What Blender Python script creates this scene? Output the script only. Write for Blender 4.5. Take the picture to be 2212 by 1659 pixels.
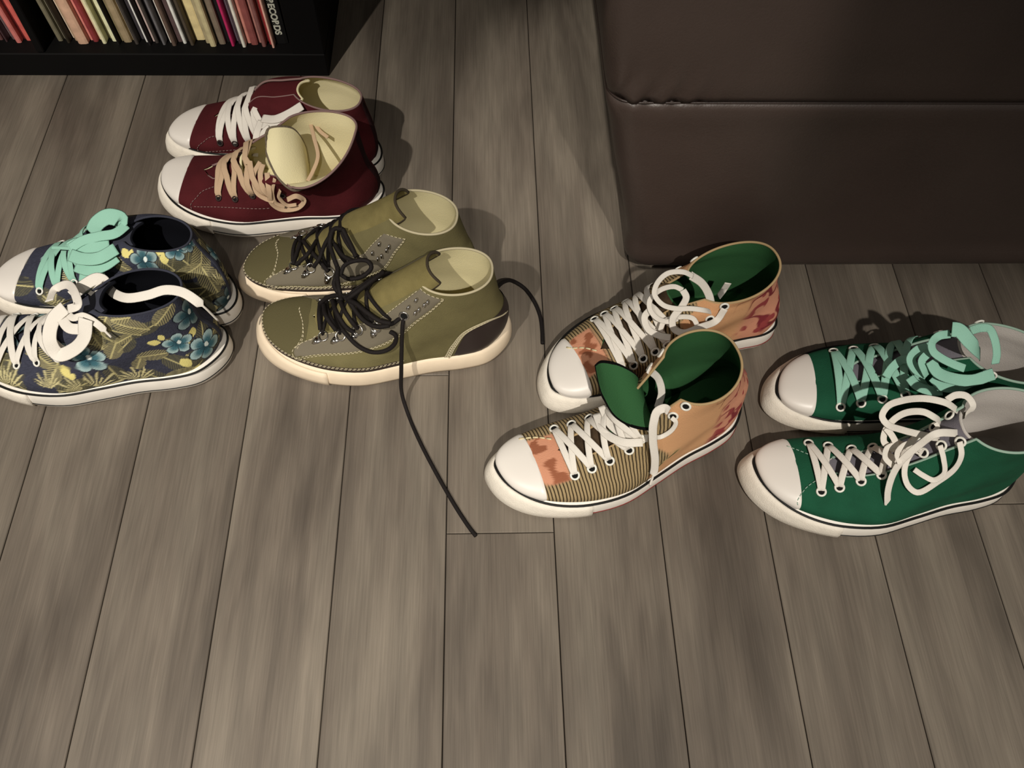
import bpy, math, random
import numpy as np
from mathutils import Matrix, Vector

# ------------------------------------------------------------------ clear
for o in list(bpy.data.objects):
    bpy.data.objects.remove(o, do_unlink=True)
scene = bpy.context.scene
COL = scene.collection
PI = math.pi
rng = np.random.default_rng(7)
random.seed(7)

# ------------------------------------------------------------------ camera
F_PX = 1800.0
PITCH, ROLL, YAW = [math.radians(v) for v in (59.207, 2.3504, 3.3452)]
CAM_H = 0.8801
_cp, _sp = math.cos(PITCH), math.sin(PITCH)
FW = np.array([math.sin(YAW) * _cp, math.cos(YAW) * _cp, -_sp])
_r = np.array([math.cos(YAW), -math.sin(YAW), 0.0])
_u = np.cross(_r, FW)
RT = math.cos(ROLL) * _r + math.sin(ROLL) * _u
UP = -math.sin(ROLL) * _r + math.cos(ROLL) * _u
CPOS = np.array([0.0, 0.0, CAM_H])
cam_data = bpy.data.cameras.new('camera')
cam_data.sensor_width = 36.0
cam_data.lens = F_PX / 2212.0 * 36.0
cam_data.clip_start = 0.02
cam = bpy.data.objects.new('camera', cam_data)
COL.objects.link(cam)
m = Matrix.Identity(4)
for i in range(3):
    m[i][0], m[i][1], m[i][2], m[i][3] = RT[i], UP[i], -FW[i], CPOS[i]
cam.matrix_world = m
scene.camera = cam


def P(px, py, z=0.0):
    """real point at height z that the survey of the photograph gives for a pixel"""
    d = FW * F_PX + RT * (px - 1106.0) - UP * (py - 829.5)
    return CPOS + d * ((z - CAM_H) / d[2])


def proj(p):
    d = np.asarray(p) - CPOS
    w = d @ FW
    return np.stack([1106 + F_PX * (d @ RT) / w, 829.5 - F_PX * (d @ UP) / w], -1)


# ------------------------------------------------------------------ world, lights, exposure
world = bpy.data.worlds.new('room_ambient')
scene.world = world
world.use_nodes = True
bg = world.node_tree.nodes['Background']
bg.inputs[0].default_value = (1.0, 0.93, 0.84, 1)
bg.inputs[1].default_value = 0.155


def spot(name, loc, target, energy, color, size_deg=95, blend=0.5, radius=0.035):
    ld = bpy.data.lights.new(name, 'SPOT')
    ld.energy = energy
    ld.color = color
    ld.spot_size = math.radians(size_deg)
    ld.spot_blend = blend
    ld.shadow_soft_size = radius
    o = bpy.data.objects.new(name, ld)
    COL.objects.link(o)
    o.location = loc
    d = Vector(target) - Vector(loc)
    o.rotation_euler = d.to_track_quat('-Z', 'Y').to_euler()
    return o


WARM = (1.0, 0.935, 0.84)
spot('ceiling_spot_west', (-0.98, -0.90, 2.40), (-0.80, 0.46, 0.0), 335, WARM, 45, 1.0, 0.022)
spot('ceiling_spot_middle', (0.25, -1.30, 2.40), (0.24, 0.06, 0.0), 300, WARM, 36, 1.0, 0.022)
spot('added_strip_spot', (-0.30, -0.75, 2.40), (0.20, 0.98, 0.02), 190, WARM, 11, 0.6, 0.022)  # added narrow beam, only to brighten the floor strip and sofa's left front

vs = scene.view_settings
vs.view_transform = 'Standard'
vs.look = 'None'
vs.exposure = 0.0
vs.gamma = 1.0
vs.use_curve_mapping = False

# ------------------------------------------------------------------ materials
MATS = {}


def srgb(c):
    c = np.asarray(c, float) / 255.0
    return np.where(c <= 0.04045, c / 12.92, ((c + 0.055) / 1.055) ** 2.4)


def mat(name, rgb, rough=0.7, spec=0.3, metal=0.0, weave=0.0, wscale=900.0, bump=0.0, bscale=60.0,
        mottled=0.0, mscale=25.0, sheen=0.0, attr=None, coat=0.0):
    """rgb: 0-255 sRGB. weave: canvas bump; mottled: gentle colour variation."""
    if name in MATS:
        return MATS[name]
    M = bpy.data.materials.new(name)
    M.use_nodes = True
    nt = M.node_tree
    N, Lk = nt.nodes, nt.links
    b = N['Principled BSDF']
    lin = srgb(rgb)
    b.inputs['Base Color'].default_value = (*lin, 1)
    b.inputs['Roughness'].default_value = rough
    b.inputs['Specular IOR Level'].default_value = spec
    b.inputs['Metallic'].default_value = metal
    b.inputs['Coat Weight'].default_value = coat
    if sheen:
        b.inputs['Sheen Weight'].default_value = sheen
    tc = N.new('ShaderNodeTexCoord')
    src = None
    if attr:
        at = N.new('ShaderNodeAttribute')
        at.attribute_name = attr
        src = at.outputs['Color']
        Lk.new(src, b.inputs['Base Color'])
    if mottled:
        nz = N.new('ShaderNodeTexNoise')
        nz.inputs['Scale'].default_value = mscale
        nz.inputs['Detail'].default_value = 5
        Lk.new(tc.outputs['Object'], nz.inputs['Vector'])
        mr = N.new('ShaderNodeMapRange')
        mr.inputs[1].default_value, mr.inputs[2].default_value = 0.3, 0.7
        mr.inputs[3].default_value, mr.inputs[4].default_value = 1 - mottled, 1 + mottled * 0.6
        Lk.new(nz.outputs['Fac'], mr.inputs[0])
        mx = N.new('ShaderNodeMix')
        mx.data_type = 'RGBA'
        mx.blend_type = 'MULTIPLY'
        mx.inputs[0].default_value = 1.0
        if src is not None:
            Lk.new(src, mx.inputs[6])
        else:
            mx.inputs[6].default_value = (*lin, 1)
        Lk.new(mr.outputs[0], mx.inputs[7])
        Lk.new(mx.outputs[2], b.inputs['Base Color'])
    last = None
    if weave:
        w1 = N.new('ShaderNodeTexNoise')
        w1.inputs['Scale'].default_value = wscale
        w1.inputs['Detail'].default_value = 2
        Lk.new(tc.outputs['Object'], w1.inputs['Vector'])
        bp = N.new('ShaderNodeBump')
        bp.inputs['Strength'].default_value = weave
        bp.inputs['Distance'].default_value = 0.001
        Lk.new(w1.outputs['Fac'], bp.inputs['Height'])
        last = bp
    if bump:
        w2 = N.new('ShaderNodeTexNoise')
        w2.inputs['Scale'].default_value = bscale
        w2.inputs['Detail'].default_value = 4
        Lk.new(tc.outputs['Object'], w2.inputs['Vector'])
        bp = N.new('ShaderNodeBump')
        bp.inputs['Strength'].default_value = bump
        bp.inputs['Distance'].default_value = 0.004
        Lk.new(w2.outputs['Fac'], bp.inputs['Height'])
        if last:
            Lk.new(last.outputs[0], bp.inputs['Normal'])
        last = bp
    if last:
        Lk.new(last.outputs[0], b.inputs['Normal'])
    MATS[name] = M
    return M


def floor_material():
    M = bpy.data.materials.new('grey_brown_laminate')
    M.use_nodes = True
    nt = M.node_tree
    N, Lk = nt.nodes, nt.links
    b = N['Principled BSDF']
    tc = N.new('ShaderNodeTexCoord')
    oi = N.new('ShaderNodeObjectInfo')
    ml = N.new('ShaderNodeVectorMath')
    ml.operation = 'MULTIPLY'
    cmb = N.new('ShaderNodeCombineXYZ')
    for i in range(3):
        Lk.new(oi.outputs['Random'], cmb.inputs[i])
    ml.inputs[1].default_value = (37.0, 91.0, 13.0)
    Lk.new(cmb.outputs[0], ml.inputs[0])
    ad = N.new('ShaderNodeVectorMath')
    ad.operation = 'ADD'
    Lk.new(tc.outputs['Object'], ad.inputs[0])
    Lk.new(ml.outputs[0], ad.inputs[1])

    def noise(sx, sy, detail, dist=0.0, rough=0.55):
        mp = N.new('ShaderNodeMapping')
        mp.inputs['Scale'].default_value = (sx, sy, 1)
        Lk.new(ad.outputs[0], mp.inputs[0])
        n = N.new('ShaderNodeTexNoise')
        n.inputs['Scale'].default_value = 1.0
        n.inputs['Detail'].default_value = detail
        n.inputs['Roughness'].default_value = rough
        n.inputs['Distortion'].default_value = dist
        Lk.new(mp.outputs[0], n.inputs['Vector'])
        return n.outputs['Fac']
    broad = noise(17, 2.3, 3, 0.5)
    smudge = noise(42, 6.5, 2, 0.3)
    fine = noise(520, 9, 3)
    fibre = noise(1300, 30, 2)
    r1 = N.new('ShaderNodeValToRGB')
    cr = r1.color_ramp
    cr.elements[0].position = 0.28
    cr.elements[0].color = (*srgb((84, 76, 68)), 1)
    cr.elements[1].position = 0.66
    cr.elements[1].color = (*srgb((125, 116, 104)), 1)
    e = cr.elements.new(0.47)
    e.color = (*srgb((107, 98, 88)), 1)
    Lk.new(broad, r1.inputs[0])

    def mul(col, fac, a, bb, lo, hi):
        mr = N.new('ShaderNodeMapRange')
        mr.inputs[1].default_value, mr.inputs[2].default_value = a, bb
        mr.inputs[3].default_value, mr.inputs[4].default_value = lo, hi
        Lk.new(fac, mr.inputs[0])
        mx = N.new('ShaderNodeMix')
        mx.data_type = 'RGBA'
        mx.blend_type = 'MULTIPLY'
        mx.inputs[0].default_value = 1.0
        Lk.new(col, mx.inputs[6])
        Lk.new(mr.outputs[0], mx.inputs[7])
        return mx.outputs[2]
    c = mul(r1.outputs[0], smudge, 0.36, 0.62, 0.84, 1.05)
    c = mul(c, fine, 0.3, 0.7, 0.87, 1.10)
    c = mul(c, fibre, 0.3, 0.7, 0.93, 1.06)
    c = mul(c, oi.outputs['Random'], 0, 1, 0.93, 1.06)
    Lk.new(c, b.inputs['Base Color'])
    rr = N.new('ShaderNodeMapRange')
    rr.inputs[1].default_value, rr.inputs[2].default_value = 0.3, 0.7
    rr.inputs[3].default_value, rr.inputs[4].default_value = 0.50, 0.40
    Lk.new(smudge, rr.inputs[0])
    Lk.new(rr.outputs[0], b.inputs['Roughness'])
    b.inputs['Specular IOR Level'].default_value = 0.35
    bp = N.new('ShaderNodeBump')
    bp.inputs['Strength'].default_value = 0.12
    bp.inputs['Distance'].default_value = 0.0008
    Lk.new(fine, bp.inputs['Height'])
    Lk.new(bp.outputs[0], b.inputs['Normal'])
    return M


# ------------------------------------------------------------------ mesh helpers
def link(o, parent=None):
    COL.objects.link(o)
    if parent is not None:
        o.parent = parent
    return o


def mesh(name, verts, faces, mats, parent=None, smooth=True, fmat=None, cols=None):
    me = bpy.data.meshes.new(name)
    v = np.asarray(verts, float)
    me.from_pydata(v.tolist(), [], [list(map(int, f)) for f in faces])
    if not isinstance(mats, (list, tuple)):
        mats = [mats]
    for q in mats:
        me.materials.append(q)
    if fmat is not None:
        me.polygons.foreach_set('material_index', np.asarray(fmat, np.int32))
    if smooth:
        me.polygons.foreach_set('use_smooth', np.ones(len(me.polygons), bool))
    if cols is not None:
        ca = me.color_attributes.new('Col', 'FLOAT_COLOR', 'POINT')
        cc = np.ones((len(v), 4), np.float32)
        cc[:, :cols.shape[1]] = cols
        ca.data.foreach_set('color', cc.ravel())
    me.update()
    return link(bpy.data.objects.new(name, me), parent)


def tag(o, label=None, cat=None, group=None, kind=None):
    if label:
        o['label'] = label
    if cat:
        o['category'] = cat
    if group:
        o['group'] = group
    if kind:
        o['kind'] = kind
    return o


def empty(name, loc=(0, 0, 0), rz=0.0):
    o = bpy.data.objects.new(name, None)
    o.empty_display_size = 0.05
    COL.objects.link(o)
    o.location = loc
    o.rotation_euler = (0, 0, rz)
    return o


def grid_faces(n, mm, wrap=False, off=0, flip=False):
    fs = []
    nn = n if wrap else n - 1
    for i in range(nn):
        for j in range(mm - 1):
            a, b = i * mm + j, ((i + 1) % n) * mm + j
            f = (a + off, b + off, b + 1 + off, a + 1 + off)
            fs.append(f[::-1] if flip else f)
    return fs


def hermite(xk, yk):
    xk, yk = np.asarray(xk, float), np.asarray(yk, float)
    d = np.diff(yk) / np.diff(xk)
    mt = np.zeros_like(yk)
    mt[1:-1] = (d[:-1] * np.diff(xk)[1:] + d[1:] * np.diff(xk)[:-1]) / (np.diff(xk)[1:] + np.diff(xk)[:-1])
    mt[0], mt[-1] = d[0], d[-1]

    def f(x):
        x = np.asarray(x, float)
        i = np.clip(np.searchsorted(xk, x) - 1, 0, len(xk) - 2)
        h = xk[i + 1] - xk[i]
        s = np.clip((x - xk[i]) / h, 0, 1)
        return ((2 * s ** 3 - 3 * s ** 2 + 1) * yk[i] + (s ** 3 - 2 * s ** 2 + s) * h * mt[i]
                + (-2 * s ** 3 + 3 * s ** 2) * yk[i + 1] + (s ** 3 - s ** 2) * h * mt[i + 1])
    return f


def spline(pts, per=8):
    """smooth polyline through the points (arrays n x k)"""
    p = np.asarray(pts, float)
    if len(p) == 2:
        s = np.linspace(0, 1, per + 1)[:, None]
        return p[0] * (1 - s) + p[1] * s
    k = np.r_[0, np.cumsum(np.maximum(np.linalg.norm(np.diff(p[:, :3], axis=0), axis=1), 1e-6) ** 0.6)]
    s = np.concatenate([np.linspace(k[i], k[i + 1], per, endpoint=False) for i in range(len(k) - 1)] + [[k[-1]]])
    return np.stack([hermite(k, p[:, j])(s) for j in range(p.shape[1])], 1)


def unit(v):
    v = np.asarray(v, float)
    return v / (np.linalg.norm(v, axis=-1, keepdims=True) + 1e-12)


def tangents(p, closed=False):
    if closed:
        return unit(np.roll(p, -1, 0) - np.roll(p, 1, 0))
    t = np.empty_like(p)
    t[1:-1] = p[2:] - p[:-2]
    t[0], t[-1] = p[1] - p[0], p[-1] - p[-2]
    return unit(t)


def frames(p, t, w0=None):
    """parallel-transported side vectors"""
    n = len(p)
    if w0 is None:
        w0 = np.cross(t[0], [0, 0, 1.0])
        if np.linalg.norm(w0) < 0.1:
            w0 = np.array([1.0, 0, 0])
    w = np.empty_like(p)
    cur = unit(np.asarray(w0, float) - t[0] * (np.asarray(w0) @ t[0]))
    for i in range(n):
        cur = cur - t[i] * (cur @ t[i])
        cur = cur / (np.linalg.norm(cur) + 1e-9)
        w[i] = cur
    return w


def sweep(p, wdir, hw, ht, ns=8, closed=False, power=1.0):
    """verts/faces of a tube with elliptical section: hw along wdir, ht across"""
    p = np.asarray(p, float)
    t = tangents(p, closed)
    w = unit(wdir - t * np.sum(wdir * t, 1, keepdims=True))
    nrm = np.cross(t, w)
    n = len(p)
    hw = np.broadcast_to(np.asarray(hw, float), (n,))
    ht = np.broadcast_to(np.asarray(ht, float), (n,))
    th = np.linspace(0, 2 * PI, ns, endpoint=False)
    cx = np.sign(np.cos(th)) * np.abs(np.cos(th)) ** power
    cy = np.sign(np.sin(th)) * np.abs(np.sin(th)) ** power
    V = (p[:, None] + w[:, None] * (hw[:, None] * cx)[..., None] + nrm[:, None] * (ht[:, None] * cy)[..., None])
    V = V.reshape(-1, 3)
    fs = []
    for i in range(n if closed else n - 1):
        i2 = (i + 1) % n
        for j in range(ns):
            j2 = (j + 1) % ns
            fs.append((i * ns + j, i * ns + j2, i2 * ns + j2, i2 * ns + j))
    if not closed:
        fs.append(tuple(range(ns))[::-1])
        fs.append(tuple((n - 1) * ns + j for j in range(ns)))
    return V, fs


class MB:
    """collects pieces of one part"""

    def __init__(self):
        self.v, self.f, self.m, self.n = [], [], [], 0

    def add(self, v, f, mi=0):
        v = np.asarray(v, float)
        self.v.append(v)
        self.f += [tuple(i + self.n for i in q) for q in f]
        self.m += [mi] * len(f)
        self.n += len(v)
        return self

    def tube(self, p, r, ns=8, closed=False, mi=0):
        p = np.asarray(p, float)
        t = tangents(p, closed)
        return self.add(*sweep(p, frames(p, t), r, r, ns, closed), mi)

    def box(self, lo, hi, mi=0):
        x0, y0, z0 = lo
        x1, y1, z1 = hi
        v = [(x0, y0, z0), (x1, y0, z0), (x1, y1, z0), (x0, y1, z0), (x0, y0, z1), (x1, y0, z1), (x1, y1, z1), (x0, y1, z1)]
        return self.add(v, [(3, 2, 1, 0), (4, 5, 6, 7), (0, 1, 5, 4), (1, 2, 6, 5), (2, 3, 7, 6), (3, 0, 4, 7)], mi)

    def build(self, name, mats, parent=None, smooth=True):
        return mesh(name, np.concatenate(self.v), self.f, mats, parent, smooth, self.m)


def bevel(o, w=0.004, seg=2):
    md = o.modifiers.new('edge', 'BEVEL')
    md.width = w
    md.segments = seg
    md.limit_method = 'ANGLE'
    md.harden_normals = False
    return o


# ------------------------------------------------------------------ the room
FLOOR = floor_material()
GAP = mat('dark_plank_joint', (34, 28, 22), 0.9)  # dark base colour visible in the joints between planks
WALL = mat('warm_white_wall_paint', (196, 188, 172), 0.9, bump=0.05, bscale=300)

fl = MB().box((-2.0, -1.3, -0.03), (2.3, 2.1, -0.0095)).build('floor', GAP, smooth=False)
tag(fl, 'grey brown wood laminate floor of long narrow planks', None, None, 'structure')
SEAM0, PW = 0.0731, 0.12
known = {5: 0.3314, 4: 0.5375, 10: 0.3577}
PLEN = 1.38
g = 0.0005
for k in range(-10, 24):
    xa, xb = SEAM0 + (k - 6) * PW, SEAM0 + (k - 5) * PW
    if xa < -1.98 or xb > 2.28:
        continue
    j0 = known.get(k, 0.02 - 0.055 * ((k * 7) % 5))
    for row in (-1, 0, 1):
        ya, yb = j0 + row * PLEN, j0 + (row + 1) * PLEN
        ya, yb = max(ya, -1.29), min(yb, 2.09)
        if yb - ya < 0.02:
            continue
        cx, cy = (xa + xb) / 2, (ya + yb) / 2
        hx, hy, c = (xb - xa) / 2 - g, (yb - ya) / 2 - g, 0.0008
        v = [(-hx, -hy, -.0092), (hx, -hy, -.0092), (hx, hy, -.0092), (-hx, hy, -.0092),
             (-hx, -hy, -c), (hx, -hy, -c), (hx, hy, -c), (-hx, hy, -c),
             (-hx + c, -hy + c, 0), (hx - c, -hy + c, 0), (hx - c, hy - c, 0), (-hx + c, hy - c, 0)]
        f = [(3, 2, 1, 0), (8, 9, 10, 11)]
        for i in range(4):
            q = (i + 1) % 4
            f += [(i, q, 4 + q, 4 + i), (4 + i, 4 + q, 8 + q, 8 + i)]
        o = mesh('plank', v, f, FLOOR, fl, smooth=False)
        o.location = (cx, cy, 0)

wb = MB().box((-2.0, 2.02, 0.0), (2.3, 2.1, 2.5)).build('wall_back', WALL, smooth=False)
tag(wb, 'warm white painted wall behind the shelf and sofa', None, None, 'structure')
bb = MB().box((-2.0, 2.0, 0.001), (2.3, 2.02, 0.09)).build('baseboard_back', mat('white_trim_paint', (214, 208, 196), 0.5), smooth=False)
tag(bb, 'white baseboard along the back wall', None, None, 'structure')

# ------------------------------------------------------------------ record shelf
BLACK = mat('black_brown_wood_veneer', (12, 11, 11), 0.7, 0.12, bump=0.08, bscale=90)
sh = empty('record_shelf', (-0.60, 1.28, 0))
tag(sh, 'black wooden shelf unit full of vinyl records standing on the floor', 'shelf')


def shelf_part(name, lo, hi):
    o = MB().box(np.array(lo) - (-0.60, 1.28, 0), np.array(hi) - (-0.60, 1.28, 0)).build(name, BLACK, sh, smooth=False)
    bevel(o, 0.0015, 1)
    return o


SY0, SY1 = 1.087, 1.477
shelf_part('bottom_board', (-1.115, SY0, 0.0), (-0.2425, SY1, 0.040))
shelf_part('side_panel', (-0.2925, SY0, 0.0402), (-0.2425, SY1, 0.80))
shelf_part('side_panel', (-1.115, SY0, 0.0402), (-1.065, SY1, 0.80))
shelf_part('divider', (-0.6745, SY0 + 0.002, 0.0402), (-0.663, SY1, 0.80))
shelf_part('shelf_board', (-0.6628, SY0 + 0.002, 0.39), (-0.2927, SY1, 0.412))
shelf_part('shelf_board', (-1.0648, SY0 + 0.002, 0.39), (-0.6747, SY1, 0.412))
shelf_part('top_board', (-1.115, SY0, 0.8002), (-0.2425, SY1, 0.85))
shelf_part('back_panel', (-1.0648, SY1 - 0.008, 0.0402), (-0.2927, SY1, 0.80))

# records: (px of the foot, left and right; colour; colour words)
REC_L = [(0, 8, (96, 62, 62), 'dusky maroon'), (9, 15, (150, 96, 98), 'faded rose'), (16, 19, (70, 50, 54), 'dark plum'),
         (20, 26, (222, 188, 190), 'pale pink'), (27, 38, (92, 72, 74), 'dull grey-mauve'), (39, 50, (196, 112, 106), 'salmon'),
         (51, 57, (88, 24, 26), 'dark red'), (58, 70, (198, 92, 84), 'coral red'), (71, 78, (226, 210, 178), 'cream'), (79, 88, (214, 214, 204), 'off-white')]
REC_R = [(126, 136, (112, 106, 86), 'grey-olive'), (137, 146, (140, 134, 112), 'khaki grey'), (147, 153, (44, 38, 28), 'blackish brown'),
         (154, 161, (236, 206, 182), 'pale peach'), (162, 171, (168, 142, 116), 'tan'), (172, 193, (202, 164, 138), 'wide pinkish tan'),
         (194, 201, (214, 130, 120), 'rose pink'), (202, 212, (134, 52, 54), 'brick red'), (213, 222, (224, 190, 160), 'peach cream'),
         (223, 231, (230, 222, 180), 'light cream'), (233, 241, (84, 78, 48), 'dark olive'), (242, 255, (236, 228, 186), 'ivory cream'),
         (256, 260, (24, 22, 20), 'black'), (261, 267, (128, 116, 84), 'olive tan'), (268, 284, (156, 138, 108), 'broad tan'),
         (285, 292, (222, 206, 168), 'sand coloured'), (293, 300, (66, 60, 56), 'charcoal'), (301, 312, (58, 54, 58), 'slate black'),
         (314, 321, (244, 230, 222), 'bright white'), (323, 327, (34, 30, 30), 'thin black'), (328, 334, (200, 178, 172), 'pinkish white'),
         (335, 342, (64, 58, 54), 'smoky brown'), (343, 351, (32, 28, 32), 'wide black'), (352, 358, (104, 102, 104), 'mid grey'),
         (359, 365, (38, 32, 36), 'soot black'), (366, 372, (242, 222, 212), 'thin white'), (373, 381, (96, 78, 68), 'chocolate brown'),
         (382, 394, (88, 70, 70), 'mauve brown'), (395, 402, (246, 232, 220), 'snow white'), (403, 411, (36, 30, 22), 'deep brown'),
         (412, 419, (76, 66, 54), 'umber'), (420, 442, (228, 208, 154), 'thick buttery yellow'), (444, 454, (168, 156, 122), 'olive beige'),
         (455, 467, (196, 184, 142), 'greenish cream'), (468, 472, (36, 30, 24), 'very dark brown'), (473, 486, (126, 112, 96), 'taupe'),
         (487, 499, (26, 22, 24), 'broad black'), (500, 506, (188, 42, 96), 'magenta'), (507, 513, (168, 156, 172), 'lilac grey'),
         (514, 523, (70, 58, 64), 'dark mauve'), (524, 531, (244, 222, 208), 'pinkish ivory'), (532, 541, (206, 138, 124), 'dusty pink'),
         (542, 556, (138, 76, 72), 'broad maroon'), (557, 565, (176, 124, 114), 'brownish pink'), (566, 574, (128, 84, 80), 'muted maroon'),
         (575, 580, (236, 158, 146), 'light pink'), (581, 587, (150, 44, 48), 'crimson'), (588, 593, (238, 176, 158), 'apricot')]


def lean_of(px, left):
    if left:
        return 2.2
    return float(np.interp(px, [126, 300, 594, 620], [2.3, 2.1, 1.3, 1.2]))


def record(x0, x1, yf, lean, rgb, words, label, zbase=0.0403, h=0.314, d=0.312):
    w = x1 - x0
    key = 'sleeve_' + words.replace(' ', '_').replace('-', '_')
    M = mat(key, tuple(min(255, q * 1.1 + 6) for q in rgb), 0.62, 0.3, mottled=0.25, mscale=60)
    wi = max(w, 0.0025)
    v = []
    # sleeve: slightly pillowed thin box with rounded spine edge
    prof = [(-wi / 2, 0.0015), (-wi / 2 * 0.55, 0), (wi / 2 * 0.55, 0), (wi / 2, 0.0015), (wi / 2, d), (-wi / 2, d)]
    for zz in (0, h):
        v += [(a, b, zz) for a, b in prof]
    n = len(prof)
    f = [tuple(range(n))[::-1], tuple(range(n, 2 * n))]
    f += [(i, (i + 1) % n, n + (i + 1) % n, n + i) for i in range(n)]
    o = mesh('record', v, f, M, None, smooth=False)
    th = math.radians(lean)
    dz = wi / 2 * abs(math.sin(th))
    o.location = ((x0 + x1) / 2, yf, zbase + dz)
    o.rotation_euler = (0, -th, 0)
    return o


ORD = ['first', 'second', 'third', 'fourth', 'fifth', 'sixth', 'seventh', 'eighth', 'ninth', 'tenth', 'eleventh', 'twelfth',
       'thirteenth', 'fourteenth', 'fifteenth', 'sixteenth', 'seventeenth', 'eighteenth', 'nineteenth', 'twentieth']
ORD += ['twenty-' + q for q in ORD[:9]] + ['thirtieth'] + ['thirty-' + q for q in ORD[:9]] + ['fortieth'] + ['forty-' + q for q in ORD[:9]] + ['fiftieth']
for lst, left in ((REC_L, True), (REC_R, False)):
    for i, (a, b, rgb, words) in enumerate(lst):
        ymid = 84 + (a + b) / 2 * 0.036
        jit = [0, .006, -.004, .009, .002, -.006, .004][i % 7]
        p0, p1 = P(a, ymid, 0.0403), P(b + 0.6, ymid, 0.0403)
        yf = 1.118 - 0.010 * (a / 560) + jit
        sc_ = yf / p0[1]
        if left:
            lab = '%s record sleeve, %s leftward from the shelf divider' % (words, ORD[len(lst) - 1 - i])
        else:
            lab = '%s record sleeve, %s from the shelf divider in the right compartment' % (words, ORD[i])
        o = record(p0[0], p1[0] - 0.0002, yf, lean_of(a, left), rgb, words, lab)
        tag(o, lab, 'record', 'vinyl records on the bottom shelf')
# the black box-set spine with white lettering at the right end
p0, p1 = P(595, 104, 0.0403), P(621, 104, 0.0403)
bx = record(p0[0], p1[0], 1.112, 1.2, (14, 13, 13), 'black_box', '')
bx.name = 'record_box'
tag(bx, 'thick black record box with white RECORDS lettering on its spine', 'record box')
fc = bpy.data.curves.new('lettering', 'FONT')
fc.body = 'RECORDS'
fc.size = 0.0134
fc.space_character = 1.02
fc.extrude = 0.0002
fc.offset = 0.0005
fc.materials.append(mat('white_print', (206, 206, 190), 0.6))
tmp = bpy.data.objects.new('lettering_source', fc)
COL.objects.link(tmp)
bpy.context.view_layer.update()
ftm = bpy.data.meshes.new_from_object(tmp.evaluated_get(bpy.context.evaluated_depsgraph_get()))
bpy.data.objects.remove(tmp, do_unlink=True)
ft = bpy.data.objects.new('lettering', ftm)
COL.objects.link(ft)
ft.parent = bx
# reads from the top downwards, on the face turned to the room
ft.matrix_local = Matrix(((0, 1, 0, -0.0055), (0, 0, -1, -0.0006), (-1, 0, 0, 0.0765), (0, 0, 0, 1)))

# ------------------------------------------------------------------ sofa
LEATHER = mat('dark_brown_leather', (62, 51, 46), 0.42, 0.5, weave=0.25, wscale=420, bump=0.18, bscale=14, mottled=0.12, mscale=9)
LEATHER2 = mat('dark_leather_piping', (48, 38, 34), 0.4, 0.45, weave=0.2, wscale=420)
so = empty('sofa', (0.9, 1.15, 0))
tag(so, 'dark brown leather sofa at the right with a puffy padded front', 'sofa')
SO = np.array((0.9, 1.15, 0))


def rrect(x0, x1, y0, y1, r, n=10):
    pts = []
    for cx, cy, a0 in ((x1 - r, y1 - r, 0), (x0 + r, y1 - r, 90), (x0 + r, y0 + r, 180), (x1 - r, y0 + r, 270)):
        for q in np.linspace(0, 90, n):
            a = math.radians(a0 + q)
            pts.append((cx + r * math.cos(a), cy + r * math.sin(a)))
    # densify the long straight edges
    out = []
    for i in range(len(pts)):
        a, b = np.array(pts[i]), np.array(pts[(i + 1) % len(pts)])
        k = 170 if i % n == n - 1 else 1
        for q in range(k):
            out.append(a + (b - a) * q / k)
    return np.array(out)


def loft_body(name, levels, matl, wrinkle=0.0, topcap=True):
    rings = []
    for (z, x0, y0, r) in levels:
        ring = rrect(x0, 1.75, y0, 1.72, 0.028)
        # blend corner radius towards r by pulling corner points
        rings.append(np.c_[ring, np.full(len(ring), z)])
    V = np.stack(rings, 1)
    n, mm = V.shape[:2]
    if wrinkle:
        X, Y, Z = V[..., 0], V[..., 1], V[..., 2]
        d = np.exp(-((X - 0.17) / 0.05) ** 2) * np.exp(-((Z - 0.31) / 0.03) ** 2) * (Y < 0.75)
        V[..., 1] += d * wrinkle * np.sin(X * 230 + np.sin(Z * 90) * 1.2)
    v = V.reshape(-1, 3) - SO
    f = grid_faces(n, mm, True)
    f.append(tuple(i * mm + mm - 1 for i in range(n)))
    f.append(tuple(i * mm for i in range(n))[::-1])
    o = mesh(name, v, f, matl, so)
    return o


def lev(keys, n):
    k = np.array(keys, float)
    zz = np.linspace(k[0, 0], k[-1, 0], n)
    return [(z, float(hermite(k[:, 0], k[:, 1])(z)), float(hermite(k[:, 0], k[:, 2])(z)), 0.05) for z in zz]


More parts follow.
